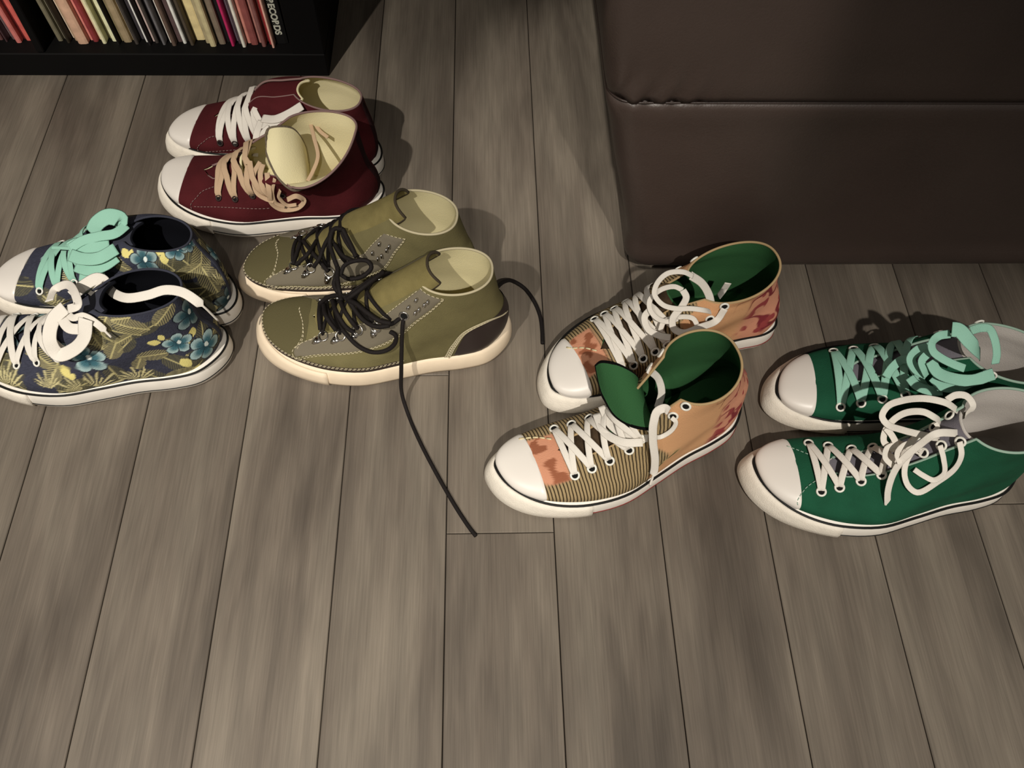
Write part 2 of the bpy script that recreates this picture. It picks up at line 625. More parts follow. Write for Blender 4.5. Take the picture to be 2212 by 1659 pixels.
loft_body('base_panel', lev([(0.026, 0.192, 0.690), (0.034, 0.185, 0.681), (0.08, 0.178, 0.677), (0.14, 0.164, 0.676), (0.20, 0.148, 0.678),
                             (0.26, 0.134, 0.680), (0.290, 0.127, 0.680), (0.296, 0.1275, 0.6815)], 30), LEATHER, 0.0035)
loft_body('cushion', lev([(0.2962, 0.1275, 0.6815), (0.303, 0.1255, 0.680), (0.34, 0.118, 0.678), (0.40, 0.114, 0.680), (0.47, 0.132, 0.692),
                          (0.53, 0.160, 0.72), (0.56, 0.20, 0.77)], 30), LEATHER, 0.0045)
ring = rrect(0.1275, 1.7505, 0.6815, 1.7205, 0.028)
pp = np.c_[ring, np.full(len(ring), 0.2962)] - SO
MB().tube(pp, 0.0013, 6, True).build('seam_piping', LEATHER2, so)
for fx, fy in ((0.34, 0.86), (1.6, 0.86), (0.34, 1.6), (1.6, 1.6)):
    a = np.linspace(0, 2 * PI, 16, endpoint=False)
    v = [(fx + r * math.cos(q) - SO[0], fy + r * math.sin(q) - SO[1], z) for z, r in ((0.0005, .024), (0.004, .028), (0.027, .034)) for q in a]
    f = [(i + 16 * k, (i + 1) % 16 + 16 * k, (i + 1) % 16 + 16 * (k + 1), i + 16 * (k + 1)) for k in range(2) for i in range(16)]
    f += [tuple(range(16))[::-1], tuple(range(32, 48))]
    mesh('foot', v, f, BLACK, so)

# ------------------------------------------------------------------ shoes
OX = np.array([0, .008, .03, .06, .10, .14, .18, .22, .26, .29, .31, .32])
OLAT = np.array([0, .030, .053, .068, .079, .081, .072, .062, .056, .047, .028, 0])
OMED = -np.array([0, .017, .028, .032, .031, .026, .021, .019, .023, .027, .021, 0])
_aa = np.arccos(1 - 2 * OX / .32)
_A = np.r_[_aa, (2 * PI - _aa[::-1])[1:]]
LAT_F = hermite(_aa, OLAT)
MED_F = hermite(_aa, OMED)
YC_F = hermite([0, .03, .06, .10, .15, .20, .26, .32], [.004, .0125, .018, .023, .0235, .020, .015, .010])
SOLE_H = 0.029


def sstep(x, a, b):
    s = np.clip((np.asarray(x, float) - a) / (b - a), 0, 1)
    return s * s * (3 - 2 * s)


class Shoe:
    def __init__(s, name, label, group, loc, deg, left, collar=(.205, .150, .297, .148), dip=.012, tth=.43, a0=.24, ath=(.42, .42),
                 flare=(0., 0.), width=1.0, mid=1.0, yshift=0.0, sag=(0., 0.)):
        s.root = empty(name, (loc[0], loc[1], 0), math.radians(deg))
        tag(s.root, label, 'shoe', group)
        s.c, s.sn = math.cos(math.radians(deg)), math.sin(math.radians(deg))
        s.loc = np.array([loc[0], loc[1], 0.0])
        s.left, s.dip, s.tth, s.a0, s.ath1, s.flare, s.width = left, dip, tth, a0, ath, flare, width
        s.yshift, s.sag = yshift, sag
        xf1, zf1, xb1, zb1 = collar
        tk = [0, .1, .2, .3, .4, .5, .6, .7, .85, 1]
        e = lambda a, b, q: a + (b - a) * q
        xk = [.0150, .0148, .022, .041, .070, .101, .127, .148, e(.148, xf1, .52), xf1]
        zk = [.028, .034, .039, .045, .053, .065, .083, .104, e(.104, zf1, .5), zf1]
        bx_ = [.310, .314, .315, .314, .311, .307, e(.307, xb1, .3), e(.307, xb1, .5), e(.307, xb1, .78), xb1]
        bz = [.028, .040, .052, .064, .076, .088, e(.088, zb1, .2), e(.088, zb1, .4), e(.088, zb1, .7), zb1]
        s.xf, s.zf, s.xb, s.zb = hermite(tk, xk), hermite(tk, zk), hermite(tk, bx_), hermite(tk, bz)
        s.W = hermite([0, .3, .5, .7, .85, 1], [.048, .046, .0425 * mid, .039 * mid, .037, .038 * width])
        s.shr = hermite([0, .1, .2, .3, .4, .6, 1], [1.0, 1.0, .97, .92, .86, .8, .8])
        s.kk = lambda t: sstep(t, .12, .62)
        s._grid = None

    # world <-> local
    def to_local(s, p):
        d = np.asarray(p, float) - s.loc
        return np.stack([d[..., 0] * s.c + d[..., 1] * s.sn, -d[..., 0] * s.sn + d[..., 1] * s.c, d[..., 2]], -1)

    def to_world(s, p):
        p = np.asarray(p, float)
        return np.stack([p[..., 0] * s.c - p[..., 1] * s.sn, p[..., 0] * s.sn + p[..., 1] * s.c, p[..., 2]], -1) + s.loc

    def L(s, px, py, z):
        return s.to_local(P(px, py, z))

    # outline of the sole, signed y (near the camera is negative)
    def out(s, a):
        a = np.mod(a, 2 * PI)
        near = a <= PI
        b = np.where(near, a, 2 * PI - a)
        lat, med = LAT_F(b), MED_F(b)
        if s.left:
            return np.where(near, -lat, -med)
        return np.where(near, med, lat)

    def yc(s, x):
        return YC_F(x) * (-1 if s.left else 1)

    def sole_pt(s, a, off, z):
        """point on the sole wall: outline pushed out by off"""
        a = np.asarray(a, float)
        x, y = .16 * (1 - np.cos(a)), s.out(a)
        h = 1e-3
        dx = .16 * (np.cos(a - h) - np.cos(a + h))
        dy = s.out(a + h) - s.out(a - h)
        nx, ny = dy, -dx
        l = np.sqrt(nx * nx + ny * ny) + 1e-12
        nx, ny = nx / l, ny / l
        # orient outwards
        cxn = (x - .16) * nx + (y - s.yc(x)) * ny
        sg = np.where(cxn >= 0, 1, -1)
        x, y = x + nx * sg * off, y + ny * sg * off
        z = np.broadcast_to(np.asarray(z, float), x.shape) + .006 * np.clip(1 - x / .09, 0, 1.2) ** 2 * np.clip(np.asarray(z) / .01, 0.25, 1)
        return np.stack([x, y, z], -1)

    def S(s, a, t):
        a, t = np.broadcast_arrays(np.asarray(a, float), np.asarray(t, float))
        am = np.mod(a, 2 * PI)
        c, sn = (1 - np.cos(am)) / 2, np.sin(am)
        xf, zf, xb, zb = s.xf(t), s.zf(t), s.xb(t), s.zb(t)
        x = xf + (xb - xf) * c
        z = zf + (zb - zf) * c - s.dip * sstep(t, .45, 1) * np.abs(sn) ** 1.5
        ycw = s.yc(.32 * c) * np.abs(sn) ** .5
        ob = s.out(am) - ycw
        yb = ycw + np.sign(ob) * np.maximum(np.abs(ob) - .0045 * np.abs(sn), 0) * s.shr(t)
        q = np.clip((t - .45) / .55, 0, 1)
        near = sn >= 0
        fl = np.where(near, s.flare[0], s.flare[1]) * q ** 1.6 * np.abs(sn) ** .7
        yt = s.yc(x) - np.sign(sn) * s.W(t) * np.abs(sn) ** .85
        k = s.kk(t)
        y = yb * (1 - k) + yt * k - np.sign(sn) * fl + s.yshift * q ** 1.5
        z = z - np.where(near, s.sag[0], s.sag[1]) * q ** 1.3 * (.5 + .5 * np.cos(am)) * np.clip(np.abs(sn) / .3, 0, 1)
        z = z + .006 * np.clip(1 - x / .09, 0, 1.2) ** 2
        return np.stack([x, y, z], -1)

    def normal(s, a, t):
        e = 2e-3
        du = s.S(np.asarray(a) + e, t) - s.S(np.asarray(a) - e, t)
        tt = np.asarray(t, float)
        dv = s.S(a, np.minimum(tt + e, 1)) - s.S(a, np.maximum(tt - e, 0))
        n = np.cross(du, dv)
        return -unit(n) if True else n

    def So(s, a, t, off):
        n = s.normal(a, t)
        return s.S(a, t) + s._osign(a, t, n)[..., None] * n * off

    def _osign(s, a, t, n):
        p = s.S(a, t)
        cen = np.stack([np.clip(p[..., 0], .05, .26), s.yc(p[..., 0]), np.full_like(p[..., 0], .03)], -1)
        d = np.sum((p - cen) * n, -1)
        # a single sign for the whole sheet keeps it continuous
        if not hasattr(s, '_sg'):
            aa, tt = np.meshgrid(np.linspace(0.5, 5.8, 30), np.linspace(.1, .6, 10), indexing='ij')
            pp, nn = s.S(aa, tt), s.normal(aa, tt)
            cc = np.stack([np.clip(pp[..., 0], .05, .26), s.yc(pp[..., 0]), np.full_like(pp[..., 0], .03)], -1)
            s._sg = 1.0 if np.sum((pp - cc) * nn) > 0 else -1.0
        return np.full(d.shape, s._sg)

    def ath(s, t, side):
        """half angle of the lacing gap, side 0 near 1 far"""
        q = np.clip((t - s.tth) / (1 - s.tth), 0, 1)
        return sstep(t, s.tth, s.tth + .05) * (s.a0 + (s.ath1[side] - s.a0) * q)

    def at_px(s, px, py, amin=0.02, amax=3.1, tmin=0.0, tmax=1.0):
        """(a, t) of the near outer surface under a pixel"""
        if s._grid is None:
            ga, gt = np.meshgrid(np.linspace(-1.2, PI, 380), np.linspace(0, 1, 150), indexing='ij')
            pw = s.to_world(s.S(ga, gt))
            n = s.normal(ga, gt) * s._osign(ga, gt, s.normal(ga, gt))[..., None]
            nw = np.stack([n[..., 0] * s.c - n[..., 1] * s.sn, n[..., 0] * s.sn + n[..., 1] * s.c, n[..., 2]], -1)
            facing = np.sum(nw * (CPOS - pw), -1) > 0
            s._grid = (ga, gt, proj(pw), facing)
        ga, gt, uv, facing = s._grid
        d = np.hypot(uv[..., 0] - px, uv[..., 1] - py) + np.where(facing, 0, 40)
        i = np.unravel_index(np.argmin(d), d.shape)
        a, t = float(ga[i]), float(gt[i])
        for _ in range(4):
            p0 = proj(s.to_world(s.S(a, t)))
            ja = (proj(s.to_world(s.S(a + .004, t))) - p0) / .004
            jt = (proj(s.to_world(s.S(a, min(t + .004, 1.0)))) - p0) / .004
            J = np.stack([ja, jt], 1)
            r = np.array([px, py]) - p0
            try:
                st = np.linalg.solve(J, r)
            except np.linalg.LinAlgError:
                break
            st = np.clip(st, -.03, .03)
            a, t = a + st[0], float(np.clip(t + st[1], 0, 1))
        return a, t

    def on(s, px, py, off=.002):
        a, t = s.at_px(px, py)
        return s.So(a, t, off)

    # ---- parts
    def sole(s, matw, bumper=None, stripe=None, line=None, line_z=.009, bump_end=.098, top_inset=.0035):
        n = 120
        a = np.linspace(0, 2 * PI, n, endpoint=False)
        x = .16 * (1 - np.cos(a))
        toe = np.exp(-(x / .045) ** 2)
        rows = [(-.006, .0005), (-.001, .0025), (.0005, .008), (.0, .018), (-.0015, .026), (-.004, .0295), (-.012, .0300)]
        V = np.stack([s.sole_pt(a, o - toe * .011 * (z / .03), z) for o, z in rows], 1)
        f = grid_faces(n, len(rows), True)
        f.append(tuple(i * len(rows) for i in range(n)))
        f.append(tuple(i * len(rows) + len(rows) - 1 for i in range(n))[::-1])
        so_ = mesh('sole', V.reshape(-1, 3), f, matw, s.root)
        ab = math.acos(1 - bump_end / .16)
        if bumper:
            aa = np.linspace(-ab, ab, 60)
            xx = .16 * (1 - np.cos(aa))
            tt = np.exp(-(xx / .045) ** 2)
            prof = [(.0, .003), (.0022, .005), (.0028, .012), (.0024, .021), (.0006, .0265), (-.002, .0268), (-.004, .015)]
            V = np.stack([s.sole_pt(aa, o - tt * .011 * (z / .03), z) for o, z in prof], 1)
            k = len(prof)
            f = []
            for i in range(59):
                for j in range(k):
                    j2 = (j + 1) % k
                    f.append((i * k + j, (i + 1) * k + j, (i + 1) * k + j2, i * k + j2))
            f += [tuple(range(k)), tuple(59 * k + j for j in range(k))[::-1]]
            mesh('toe_bumper', V.reshape(-1, 3), f, bumper, s.root)
        if stripe:
            pts = s.sole_pt(a, -.0012 - toe * .011, .0288)
            MB().tube(pts, .0014, 6, True).build('foxing_stripe', stripe, s.root)
        if line:
            al = np.linspace(ab, 2 * PI - ab, 110)
            pts = s.sole_pt(al, .0003, line_z)
            MB().tube(pts, .0009, 6).build('sole_line', line, s.root)
        return so_

    def upper(s, mo, mi, na=170, nt=64, paint=None, binding=None, br=.0011, thick=.0024, tmin_l=.02):
        t = np.linspace(0, 1, nt)
        v = np.linspace(0, 1, na)
        A0, A1 = s.ath(t, 0), s.ath(t, 1)
        a = A0[None] + v[:, None] * (2 * PI - A0 - A1)[None]
        tt = np.broadcast_to(t[None], a.shape)
        V = s.S(a, tt)
        cols = None
        if paint is not None:
            cols = paint(V.reshape(-1, 3), a.ravel(), tt.ravel())
        f = grid_faces(na, nt)
        mesh('upper', V.reshape(-1, 3), f, mo, s.root, cols=cols)
        # lining
        tl = np.linspace(tmin_l, 1, 40)
        cut = .55 * (1 - sstep(tl, s.tth - .07, s.tth - .01))
        A0, A1 = s.ath(tl, 0) + cut, s.ath(tl, 1) + cut
        vl = np.linspace(0, 1, 110)
        a = A0[None] + vl[:, None] * (2 * PI - A0 - A1)[None]
        Vl = s.So(a, np.broadcast_to(tl[None], a.shape), -thick)
        mesh('lining', Vl.reshape(-1, 3), grid_faces(110, 40, flip=True), mi, s.root)
        # insole
        ai = np.linspace(0, 2 * PI, 60, endpoint=False)
        ring = s.S(ai, .05)
        cen = ring.mean(0)
        ring = cen + (ring - cen) * .995
        ring[:, 2] = .0345
        mesh('insole', ring, [tuple(range(60))], mi, s.root, smooth=False)
        if binding:
            tb = np.linspace(s.tth + .03, 1, 26)
            e0 = s.So(s.ath(tb, 0), tb, -thick / 2)
            aa = np.linspace(s.ath1[0], 2 * PI - s.ath1[1], 90)
            top = s.So(aa, 1.0, -thick / 2)
            e1 = s.So(-s.ath(tb, 1), tb, -thick / 2)[::-1]
            path = np.concatenate([e0, top[1:-1], e1])
            MB().tube(path, max(br, thick / 2 + .0003), 7).build('collar_binding', binding, s.root)

    def patch(s, name, A, B, m_, off=.0009, n=40, k=10, cols=None):
        """sheet between two (a,t) polylines, proud of the surface, with turned-in edges"""
        A, B = spline(A, 8) if len(A) > 2 else np.array(A, float), spline(B, 8) if len(B) > 2 else np.array(B, float)

        def res(C):
            L_ = np.r_[0, np.cumsum(np.linalg.norm(np.diff(C, axis=0), axis=1))]
            q = np.linspace(0, L_[-1], n)
            return np.stack([np.interp(q, L_, C[:, 0]), np.interp(q, L_, C[:, 1])], 1)
        A, B = res(A), res(B)
        w = np.linspace(0, 1, k)
        U = A[:, None] * (1 - w)[None, :, None] + B[:, None] * w[None, :, None]
        o = np.full((n, k), off)
        o[0], o[-1], o[:, 0], o[:, -1] = -.0004, -.0004, -.0004, -.0004
        t = np.clip(U[..., 1], 0, 1)
        V = s.S(U[..., 0], t) + s._sgn(U[..., 0], t) * o[..., None]
        return mesh(name, V.reshape(-1, 3), grid_faces(n, k), m_, s.root)

    def _sgn(s, a, t):
        n = s.normal(a, t)
        return n * s._osign(a, t, n)[..., None]

    def toe_cap(s, m_, xcap=.052, off=.0011, bow=.002, name='toe_cap'):
        # find t where the ridge reaches xcap
        tt = np.linspace(0, .6, 400)
        tc = float(tt[np.argmin(np.abs(s.xf(tt) - (xcap + bow)))])
        nt, na = 40, 41
        t = np.linspace(0, 1, nt) ** .9 * tc
        u = np.linspace(-1, 1, na)
        V = []
        for i, ti in enumerate(t):
            xc = xcap + bow * (ti / tc) ** 1.3
            c = np.clip((xc - s.xf(ti)) / (s.xb(ti) - s.xf(ti)), 0, 1)
            am = math.acos(1 - 2 * float(c))
            o = np.full(na, off)
            o[0] = o[-1] = -.0003
            if i == nt - 1:
                o[:] = -.0003
            a = u * am
            V.append(s.S(a, ti) + s._sgn(a, np.full(na, ti)) * o[:, None])
        V = np.stack(V, 0)
        return mesh(name, V.reshape(-1, 3), grid_faces(nt, na), m_, s.root)

    def stitches(s, curves, m_, parent=None, r=.00055, dash=.0034, gapl=.0018, off=.0012, name='stitching'):
        """curves: list of (a,t) polylines"""
        mb = MB()
        for C in curves:
            C = spline(C, 10) if len(C) > 2 else np.array([np.array(C[0]) * (1 - q) + np.array(C[1]) * q for q in np.linspace(0, 1, 12)])
            pts = s.So(C[:, 0], np.clip(C[:, 1], 0, 1), off)
            L_ = np.r_[0, np.cumsum(np.linalg.norm(np.diff(pts, axis=0), axis=1))]
            q = 0.0
            while q + dash < L_[-1]:
                ss = np.linspace(q, q + dash, 3)
                p = np.stack([np.interp(ss, L_, pts[:, j]) for j in range(3)], 1)
                mb.tube(p, r, 5)
                q += dash + gapl
        return mb.build(name, m_, parent or s.root)

    def eyelet(s, a, t, m_, hole, r=.0045, rr=.0013, off=.0008):
        p = s.So(a, t, off)
        n = s._sgn(np.array([a]), np.array([t]))[0]
        u_ = unit(np.cross(n, [0, 0, 1.0]))
        v_ = np.cross(n, u_)
        th = np.linspace(0, 2 * PI, 18, endpoint=False)
        ringp = p + r * (np.cos(th)[:, None] * u_ + np.sin(th)[:, None] * v_)
        mb = MB().tube(ringp, rr, 6, True)
        disc = p + n * .0002 + (r - rr * .4) * (np.cos(th)[:, None] * u_ + np.sin(th)[:, None] * v_)
        mb.add(disc, [tuple(range(18))], 1)
        return mb.build('eyelet', [m_, hole], s.root)

    def ribbon(s, pts, m_, w=.0072, th=.0011, w0=None, per=9, name='lace', twist=0.0, ups=None, taper_end=False, parent=None):
        """flat lace through local points; w0 first width direction"""
        p = spline(pts, per)
        t = tangents(p)
        if ups is not None:
            uu = spline(ups, per)
            wd = np.cross(uu, t)
        elif w0 is not None:
            wd = frames(p, t, np.asarray(w0, float))
        else:
            f0 = np.array([-.45 * s.sn, -.45 * s.c, .9])
            wd = np.cross(np.tile(f0, (len(p), 1)), t)
            bad = np.linalg.norm(wd, axis=1) < .25
            wd[bad] = [0, 1.0, 0]
            wd = unit(wd)
            for i in range(1, len(wd)):
                if wd[i] @ wd[i - 1] < 0:
                    wd[i] = -wd[i]
        if twist:
            ang = np.linspace(0, twist, len(p))[:, None]
            wd = wd * np.cos(ang) + np.cross(t, wd) * np.sin(ang)
        hw = np.full(len(p), w / 2)
        ht = np.full(len(p), th / 2)
        if taper_end:
            k = max(3, len(p) // 7)
            hw[-k:] = .0013
            ht[-k:] = .0013
        v, f = sweep(p, wd, hw, ht, 10, False, .75)
        return mesh(name, v, f, m_, parent or s.root)

    def pts(s, Z, lst, off=.004):
        out = []
        for q in lst:
            px, py = Z(q[0], q[1])
            out.append(s.on(px, py, off) if len(q) < 3 or q[2] is None else s.L(px, py, q[2]))
        return np.array(out)

    def cord(s, pts, m_, r=.0021, per=9, name='lace'):
        return MB().tube(spline(pts, per), r, 8).build(name, m_, s.root)

    def lacing(s, near, far, m_, w=.0072, th=.0012, first_bar=True, lift=.004, strands=None, cordr=None):
        """criss-cross strands between eyelet lists [(a,t)]"""
        n = min(len(near), len(far))
        segs = []
        if first_bar:
            segs.append((far[0], near[0], .004))
        for i in range(n - 1):
            segs.append((near[i], far[i + 1], .0035))
            segs.append((far[i], near[i + 1], .0055))
        mb = MB()
        for (A, B, hgt) in segs:
            a = np.linspace(0, 1, 15)
            p0, p1 = s.So(A[0], A[1], .0016), s.So(B[0], B[1], .0016)
            tm = (A[1] + B[1]) / 2
            nm = s._sgn(np.array([.3, -.3]), np.array([tm, tm])).mean(0)
            nm = unit(nm * [1, .2, 1])
            e0, e1 = s._sgn(np.array([A[0], B[0]]), np.array([A[1], B[1]]))
            ridge = s.So(0.0, tm, 0.0)
            need = max(float((ridge - (p0 + p1) / 2) @ nm) + .0015, .003)
            bulge = np.sin(a * PI) ** .75
            pts = p0 * (1 - a)[:, None] + p1 * a[:, None] + nm * ((need + hgt * .6 + lift * .3) * bulge)[:, None]
            # lift the strand clear of canvas and tongue wherever it would sink in
            ga, gt = np.meshgrid(np.linspace(-1.3, 1.3, 61), np.clip(np.linspace(tm - .22, tm + .22, 41), 0, 1), indexing='ij')
            GP, GN = s.S(ga, gt).reshape(-1, 3), s._sgn(ga, gt).reshape(-1, 3)
            for _ in range(3):
                dd = ((pts[:, None] - GP[None]) ** 2).sum(-1).argmin(1)
                sd = np.sum((pts - GP[dd]) * GN[dd], 1)
                push = np.clip(.0022 + hgt * .35 * bulge - sd, 0, .02)
                push = np.convolve(np.r_[push[0], push, push[-1]], [.25, .5, .25], 'valid')
                pts = pts + GN[dd] * push[:, None]
            nn = unit(e0 * ((1 - a) ** 2)[:, None] + nm * (2 * a * (1 - a))[:, None] * 1.6 + e1 * (a ** 2)[:, None])
            pts[0] -= nn[0] * .0025
            pts[-1] -= nn[-1] * .0025
            if cordr:
                mb.tube(pts, cordr, 8)
            else:
                t = tangents(pts)
                mb.add(*sweep(pts, np.cross(nn, t), w / 2, th / 2, 10, False, .75))
        return mb.build('lace', m_, s.root)

    def tongue(s, mo, mi, t0=.38, t1=1.0, ext=.012, spread=.24, off=-.0045, off_edge=-.0055, edge=None, lean=(0., 0.), thick=.003):
        """tongue lying under the laces and rising past the collar"""
        k = 17
        t = np.linspace(t0, min(t1, 1.0), 26)
        u_ = np.linspace(-1, 1, k)
        amp = np.where(u_[None] >= 0, (s.ath(t, 0) + spread)[:, None], (s.ath(t, 1) + spread)[:, None])
        aa = u_[None] * amp
        tt = np.broadcast_to(t[:, None], aa.shape)
        n = s._sgn(aa, tt)
        V = s.S(aa, tt) + n * (off * (1 - u_ ** 2) + off_edge * u_ ** 2)[None, :, None]
        if t1 >= 1:
            d = unit(V[-1, k // 2] - V[-5, k // 2])
            rows = []
            for q in np.linspace(.14, 1, 7):
                drop = .30 * ext * q ** 2 * np.abs(u_) ** 4
                dd = d + np.array([lean[0], 0, lean[1]]) * q
                row = V[-1] + dd * (ext * q - drop)[:, None]
                row[:, 1] = row[k // 2, 1] + (row[:, 1] - row[k // 2, 1]) * (1 - .06 * q * q)
                rows.append(row)
            V = np.concatenate([V, np.array(rows)])
        return s.sheet(V, mo, mi, thick, None, edge, ref=n.mean((0, 1)))

    def sheet(s, V, mo, mi, thick, nv=None, edge=None, name='tongue', ref=None):
        n, k = V.shape[:2]
        du = np.gradient(V, axis=0)
        dv = np.gradient(V, axis=1)
        nn = unit(np.cross(du, dv))
        if nv is not None:
            sg = np.sign(np.sum(nn * nv[:, None], -1).mean())
            nn = nn * sg
        if ref is not None and np.sum(nn * ref) < 0:
            nn = -nn
        top, bot = V + nn * thick / 2, V - nn * thick / 2
        mb = MB()
        mb.add(top.reshape(-1, 3), grid_faces(n, k), 0)
        mb.add(bot.reshape(-1, 3), grid_faces(n, k, flip=True), 1)
        o = mb.build(name, [mo, mi], s.root)
        bd = np.concatenate([V[:, 0], V[-1, 1:-1], V[::-1, -1]])
        MB().tube(bd, thick / 2 + .0004, 6).build('edge_binding', edge or mi, o)
        return o

    def free_sheet(s, sections, mo, mi, thick=.003, sag=.004, edge=None, name='tongue', k=13):
        """sections: list of (A, B) px+z pairs; A first edge, B second edge"""
        A = spline([s.L(*q[0]) for q in sections], 6)
        B = spline([s.L(*q[1]) for q in sections], 6)
        u_ = np.linspace(0, 1, k)
        V = A[:, None] * (1 - u_)[None, :, None] + B[:, None] * u_[None, :, None]
        V[..., 2] -= sag * (1 - (2 * u_ - 1) ** 2)[None]
        return s.sheet(V, mo, mi, thick, np.tile(np.array([[0, 0, 1.0]]), (len(A), 1)), edge, name)


# shared shoe materials
RUBBER = mat('white_rubber', (232, 226, 216), 0.45, 0.4, mottled=0.05, mscale=40)
CAPW = mat('white_toe_cap_rubber', (228, 222, 214), 0.38, 0.45)
BUMPW = mat('textured_white_rubber', (236, 228, 214), 0.6, 0.3, weave=0.5, wscale=700, mottled=0.06, mscale=120)
CREAMR = mat('cream_rubber', (232, 214, 188), 0.55, 0.35, mottled=0.06, mscale=50)
INK = mat('black_rubber', (18, 18, 17), 0.5, 0.3)
HOLE = mat('eyelet_hole', (10, 10, 10), 0.9)
EYEW = mat('white_enamel_eyelet', (232, 230, 220), 0.35, 0.5)
STEEL = mat('polished_steel', (214, 210, 204), 0.18, 0.6, metal=1.0)
WLACE = mat('white_cotton_lace', (230, 224, 214), 0.8, 0.2, weave=0.5, wscale=1500)
MINT = mat('mint_cotton_lace', (150, 200, 180), 0.8, 0.2, weave=0.5, wscale=1500)
TANL = mat('tan_cotton_lace', (196, 168, 138), 0.85, 0.2, weave=0.5, wscale=1500)
BLKL = mat('black_cotton_cord', (22, 17, 16), 0.75, 0.25, weave=0.6, wscale=1200)


def eyelets(s, px, m_, far_shift=0.0, hole=HOLE, r=.0045, skip_far=()):
    near = [s.at_px(*q) for q in px]
    far = []
    for a, t in near:
        d = a - float(s.ath(t, 0))
        far.append((-(float(s.ath(t, 1)) + d) - far_shift, t))
    for i, (a, t) in enumerate(near):
        s.eyelet(a, t, m_, hole, r)
        if i not in skip_far:
            s.eyelet(far[i][0], far[i][1], m_, hole, r)
    return near, far


def zoomed(x0, y0, k):
    return lambda x, y: (x0 + x / k, y0 + y / k)


Z0 = zoomed(0, 0, 1.0)
Z1, Z2, Z3 = zoomed(340, 170, 4.096), zoomed(0, 440, 3.607), zoomed(500, 400, 3.16)
Z4, Z5, Z6, Z7 = zoomed(1030, 520, 2.675), zoomed(1570, 680, 3.318), zoomed(1860, 690, 4.483), zoomed(640, 560, 7.21)


def near_frame(s, px, py):
    a, t = s.at_px(px, py)
    c = s.S(a, t)
    n = s._sgn(np.array([a]), np.array([t]))[0]
    Tu = unit(np.array([1.0, 0, 0]) - n * n[0])
    Tv = unit(np.cross(n, Tu))
    if Tv[2] < 0:
        Tv = -Tv
    return c, n, Tu, Tv


def mirror(uv):
    return [(-a, t) for a, t in uv]


def print_material(name):
    """canvas whose print colours come from the Col attribute; its alpha marks the pin-striped area"""
    M = mat(name, (200, 160, 120), 0.85, 0.15, weave=0.6, attr='Col')
    nt = M.node_tree
    N, Lk = nt.nodes, nt.links
    at = [n for n in N if n.type == 'ATTRIBUTE'][0]
    tc = [n for n in N if n.type == 'TEX_COORD'][0]
    nz = N.new('ShaderNodeTexNoise')
    nz.inputs['Scale'].default_value = 60
    Lk.new(tc.outputs['Object'], nz.inputs['Vector'])
    sx = N.new('ShaderNodeSeparateXYZ')
    Lk.new(tc.outputs['Object'], sx.inputs[0])
    ma = N.new('ShaderNodeMath')
    ma.operation = 'MULTIPLY_ADD'
    ma.inputs[1].default_value = 0.0022
    Lk.new(nz.outputs['Fac'], ma.inputs[0])
    Lk.new(sx.outputs['X'], ma.inputs[2])
    mm = N.new('ShaderNodeMath')
    mm.operation = 'MULTIPLY'
    mm.inputs[1].default_value = 2 * PI / 0.0036
    Lk.new(ma.outputs[0], mm.inputs[0])
    sn = N.new('ShaderNodeMath')
    sn.operation = 'SINE'
    Lk.new(mm.outputs[0], sn.inputs[0])
    mr = N.new('ShaderNodeMapRange')
    mr.inputs[1].default_value, mr.inputs[2].default_value = 0.15, 0.6
    Lk.new(sn.outputs[0], mr.inputs[0])
    k = N.new('ShaderNodeMath')
    k.operation = 'MULTIPLY'
    Lk.new(mr.outputs[0], k.inputs[0])
    inv = N.new('ShaderNodeMath')
    inv.operation = 'SUBTRACT'
    inv.inputs[0].default_value = 1.0
    Lk.new(at.outputs['Alpha'], inv.inputs[1])
    Lk.new(inv.outputs[0], k.inputs[1])
    mx = N.new('ShaderNodeMix')
    mx.data_type = 'RGBA'
    Lk.new(k.outputs[0], mx.inputs[0])
    Lk.new(at.outputs['Color'], mx.inputs[6])
    mx.inputs[7].default_value = (*srgb((62, 52, 36)), 1)
    Lk.new(mx.outputs[2], N['Principled BSDF'].inputs['Base Color'])
    return M

# ================================================================== green pair
GREEN = mat('forest_green_canvas', (28, 82, 58), 0.85, 0.15, weave=0.6, mottled=0.18, mscale=30)
GREYL = mat('pale_grey_cotton_lining', (198, 192, 186), 0.9, 0.1, weave=0.4)
GSTI = mat('pale_green_thread', (150, 176, 160), 0.8)
gf = Shoe('high_top_shoe', 'green canvas high-top shoe with loose white laces, nearest the right edge', 'green high-top pair',
          (.2875, .396), 1.8, True, collar=(.185, .160, .290, .150), dip=.004, ath=(.50, .42))
gr = Shoe('high_top_shoe', 'green canvas high-top shoe with tangled mint laces, behind its white-laced twin', 'green high-top pair',
          (.331, .491), -6.5, False, collar=(.185, .134, .290, .126), dip=.002, ath=(.45, .45))
for s_ in (gf, gr):
    s_.sole(RUBBER, BUMPW, INK, INK)
    s_.toe_cap(CAPW)
    s_.upper(GREEN, GREYL, binding=GSTI)
    s_.tongue(mat('grey_lilac_tongue', (120, 116, 124), .9, .1, weave=.4), GREYL, t1=.97, off=-.007, off_edge=-.007)
    # heel strip and the stitched curve of the vamp
    s_.patch('heel_strip', [(PI - .10, 0), (PI - .10, .5), (PI - .10, .99)], [(PI + .10, 0), (PI + .10, .5), (PI + .10, .99)], GREEN, .0012, 30, 6)
gn, gfar = eyelets(gf, [(1774, 1062), (1813.5, 1053), (1860, 1039), (1904.5, 1025), (1950, 1001), (1995, 978), (2034, 962), (2075, 954)], EYEW)
gf.lacing(gn[:6], gfar[:6], WLACE)
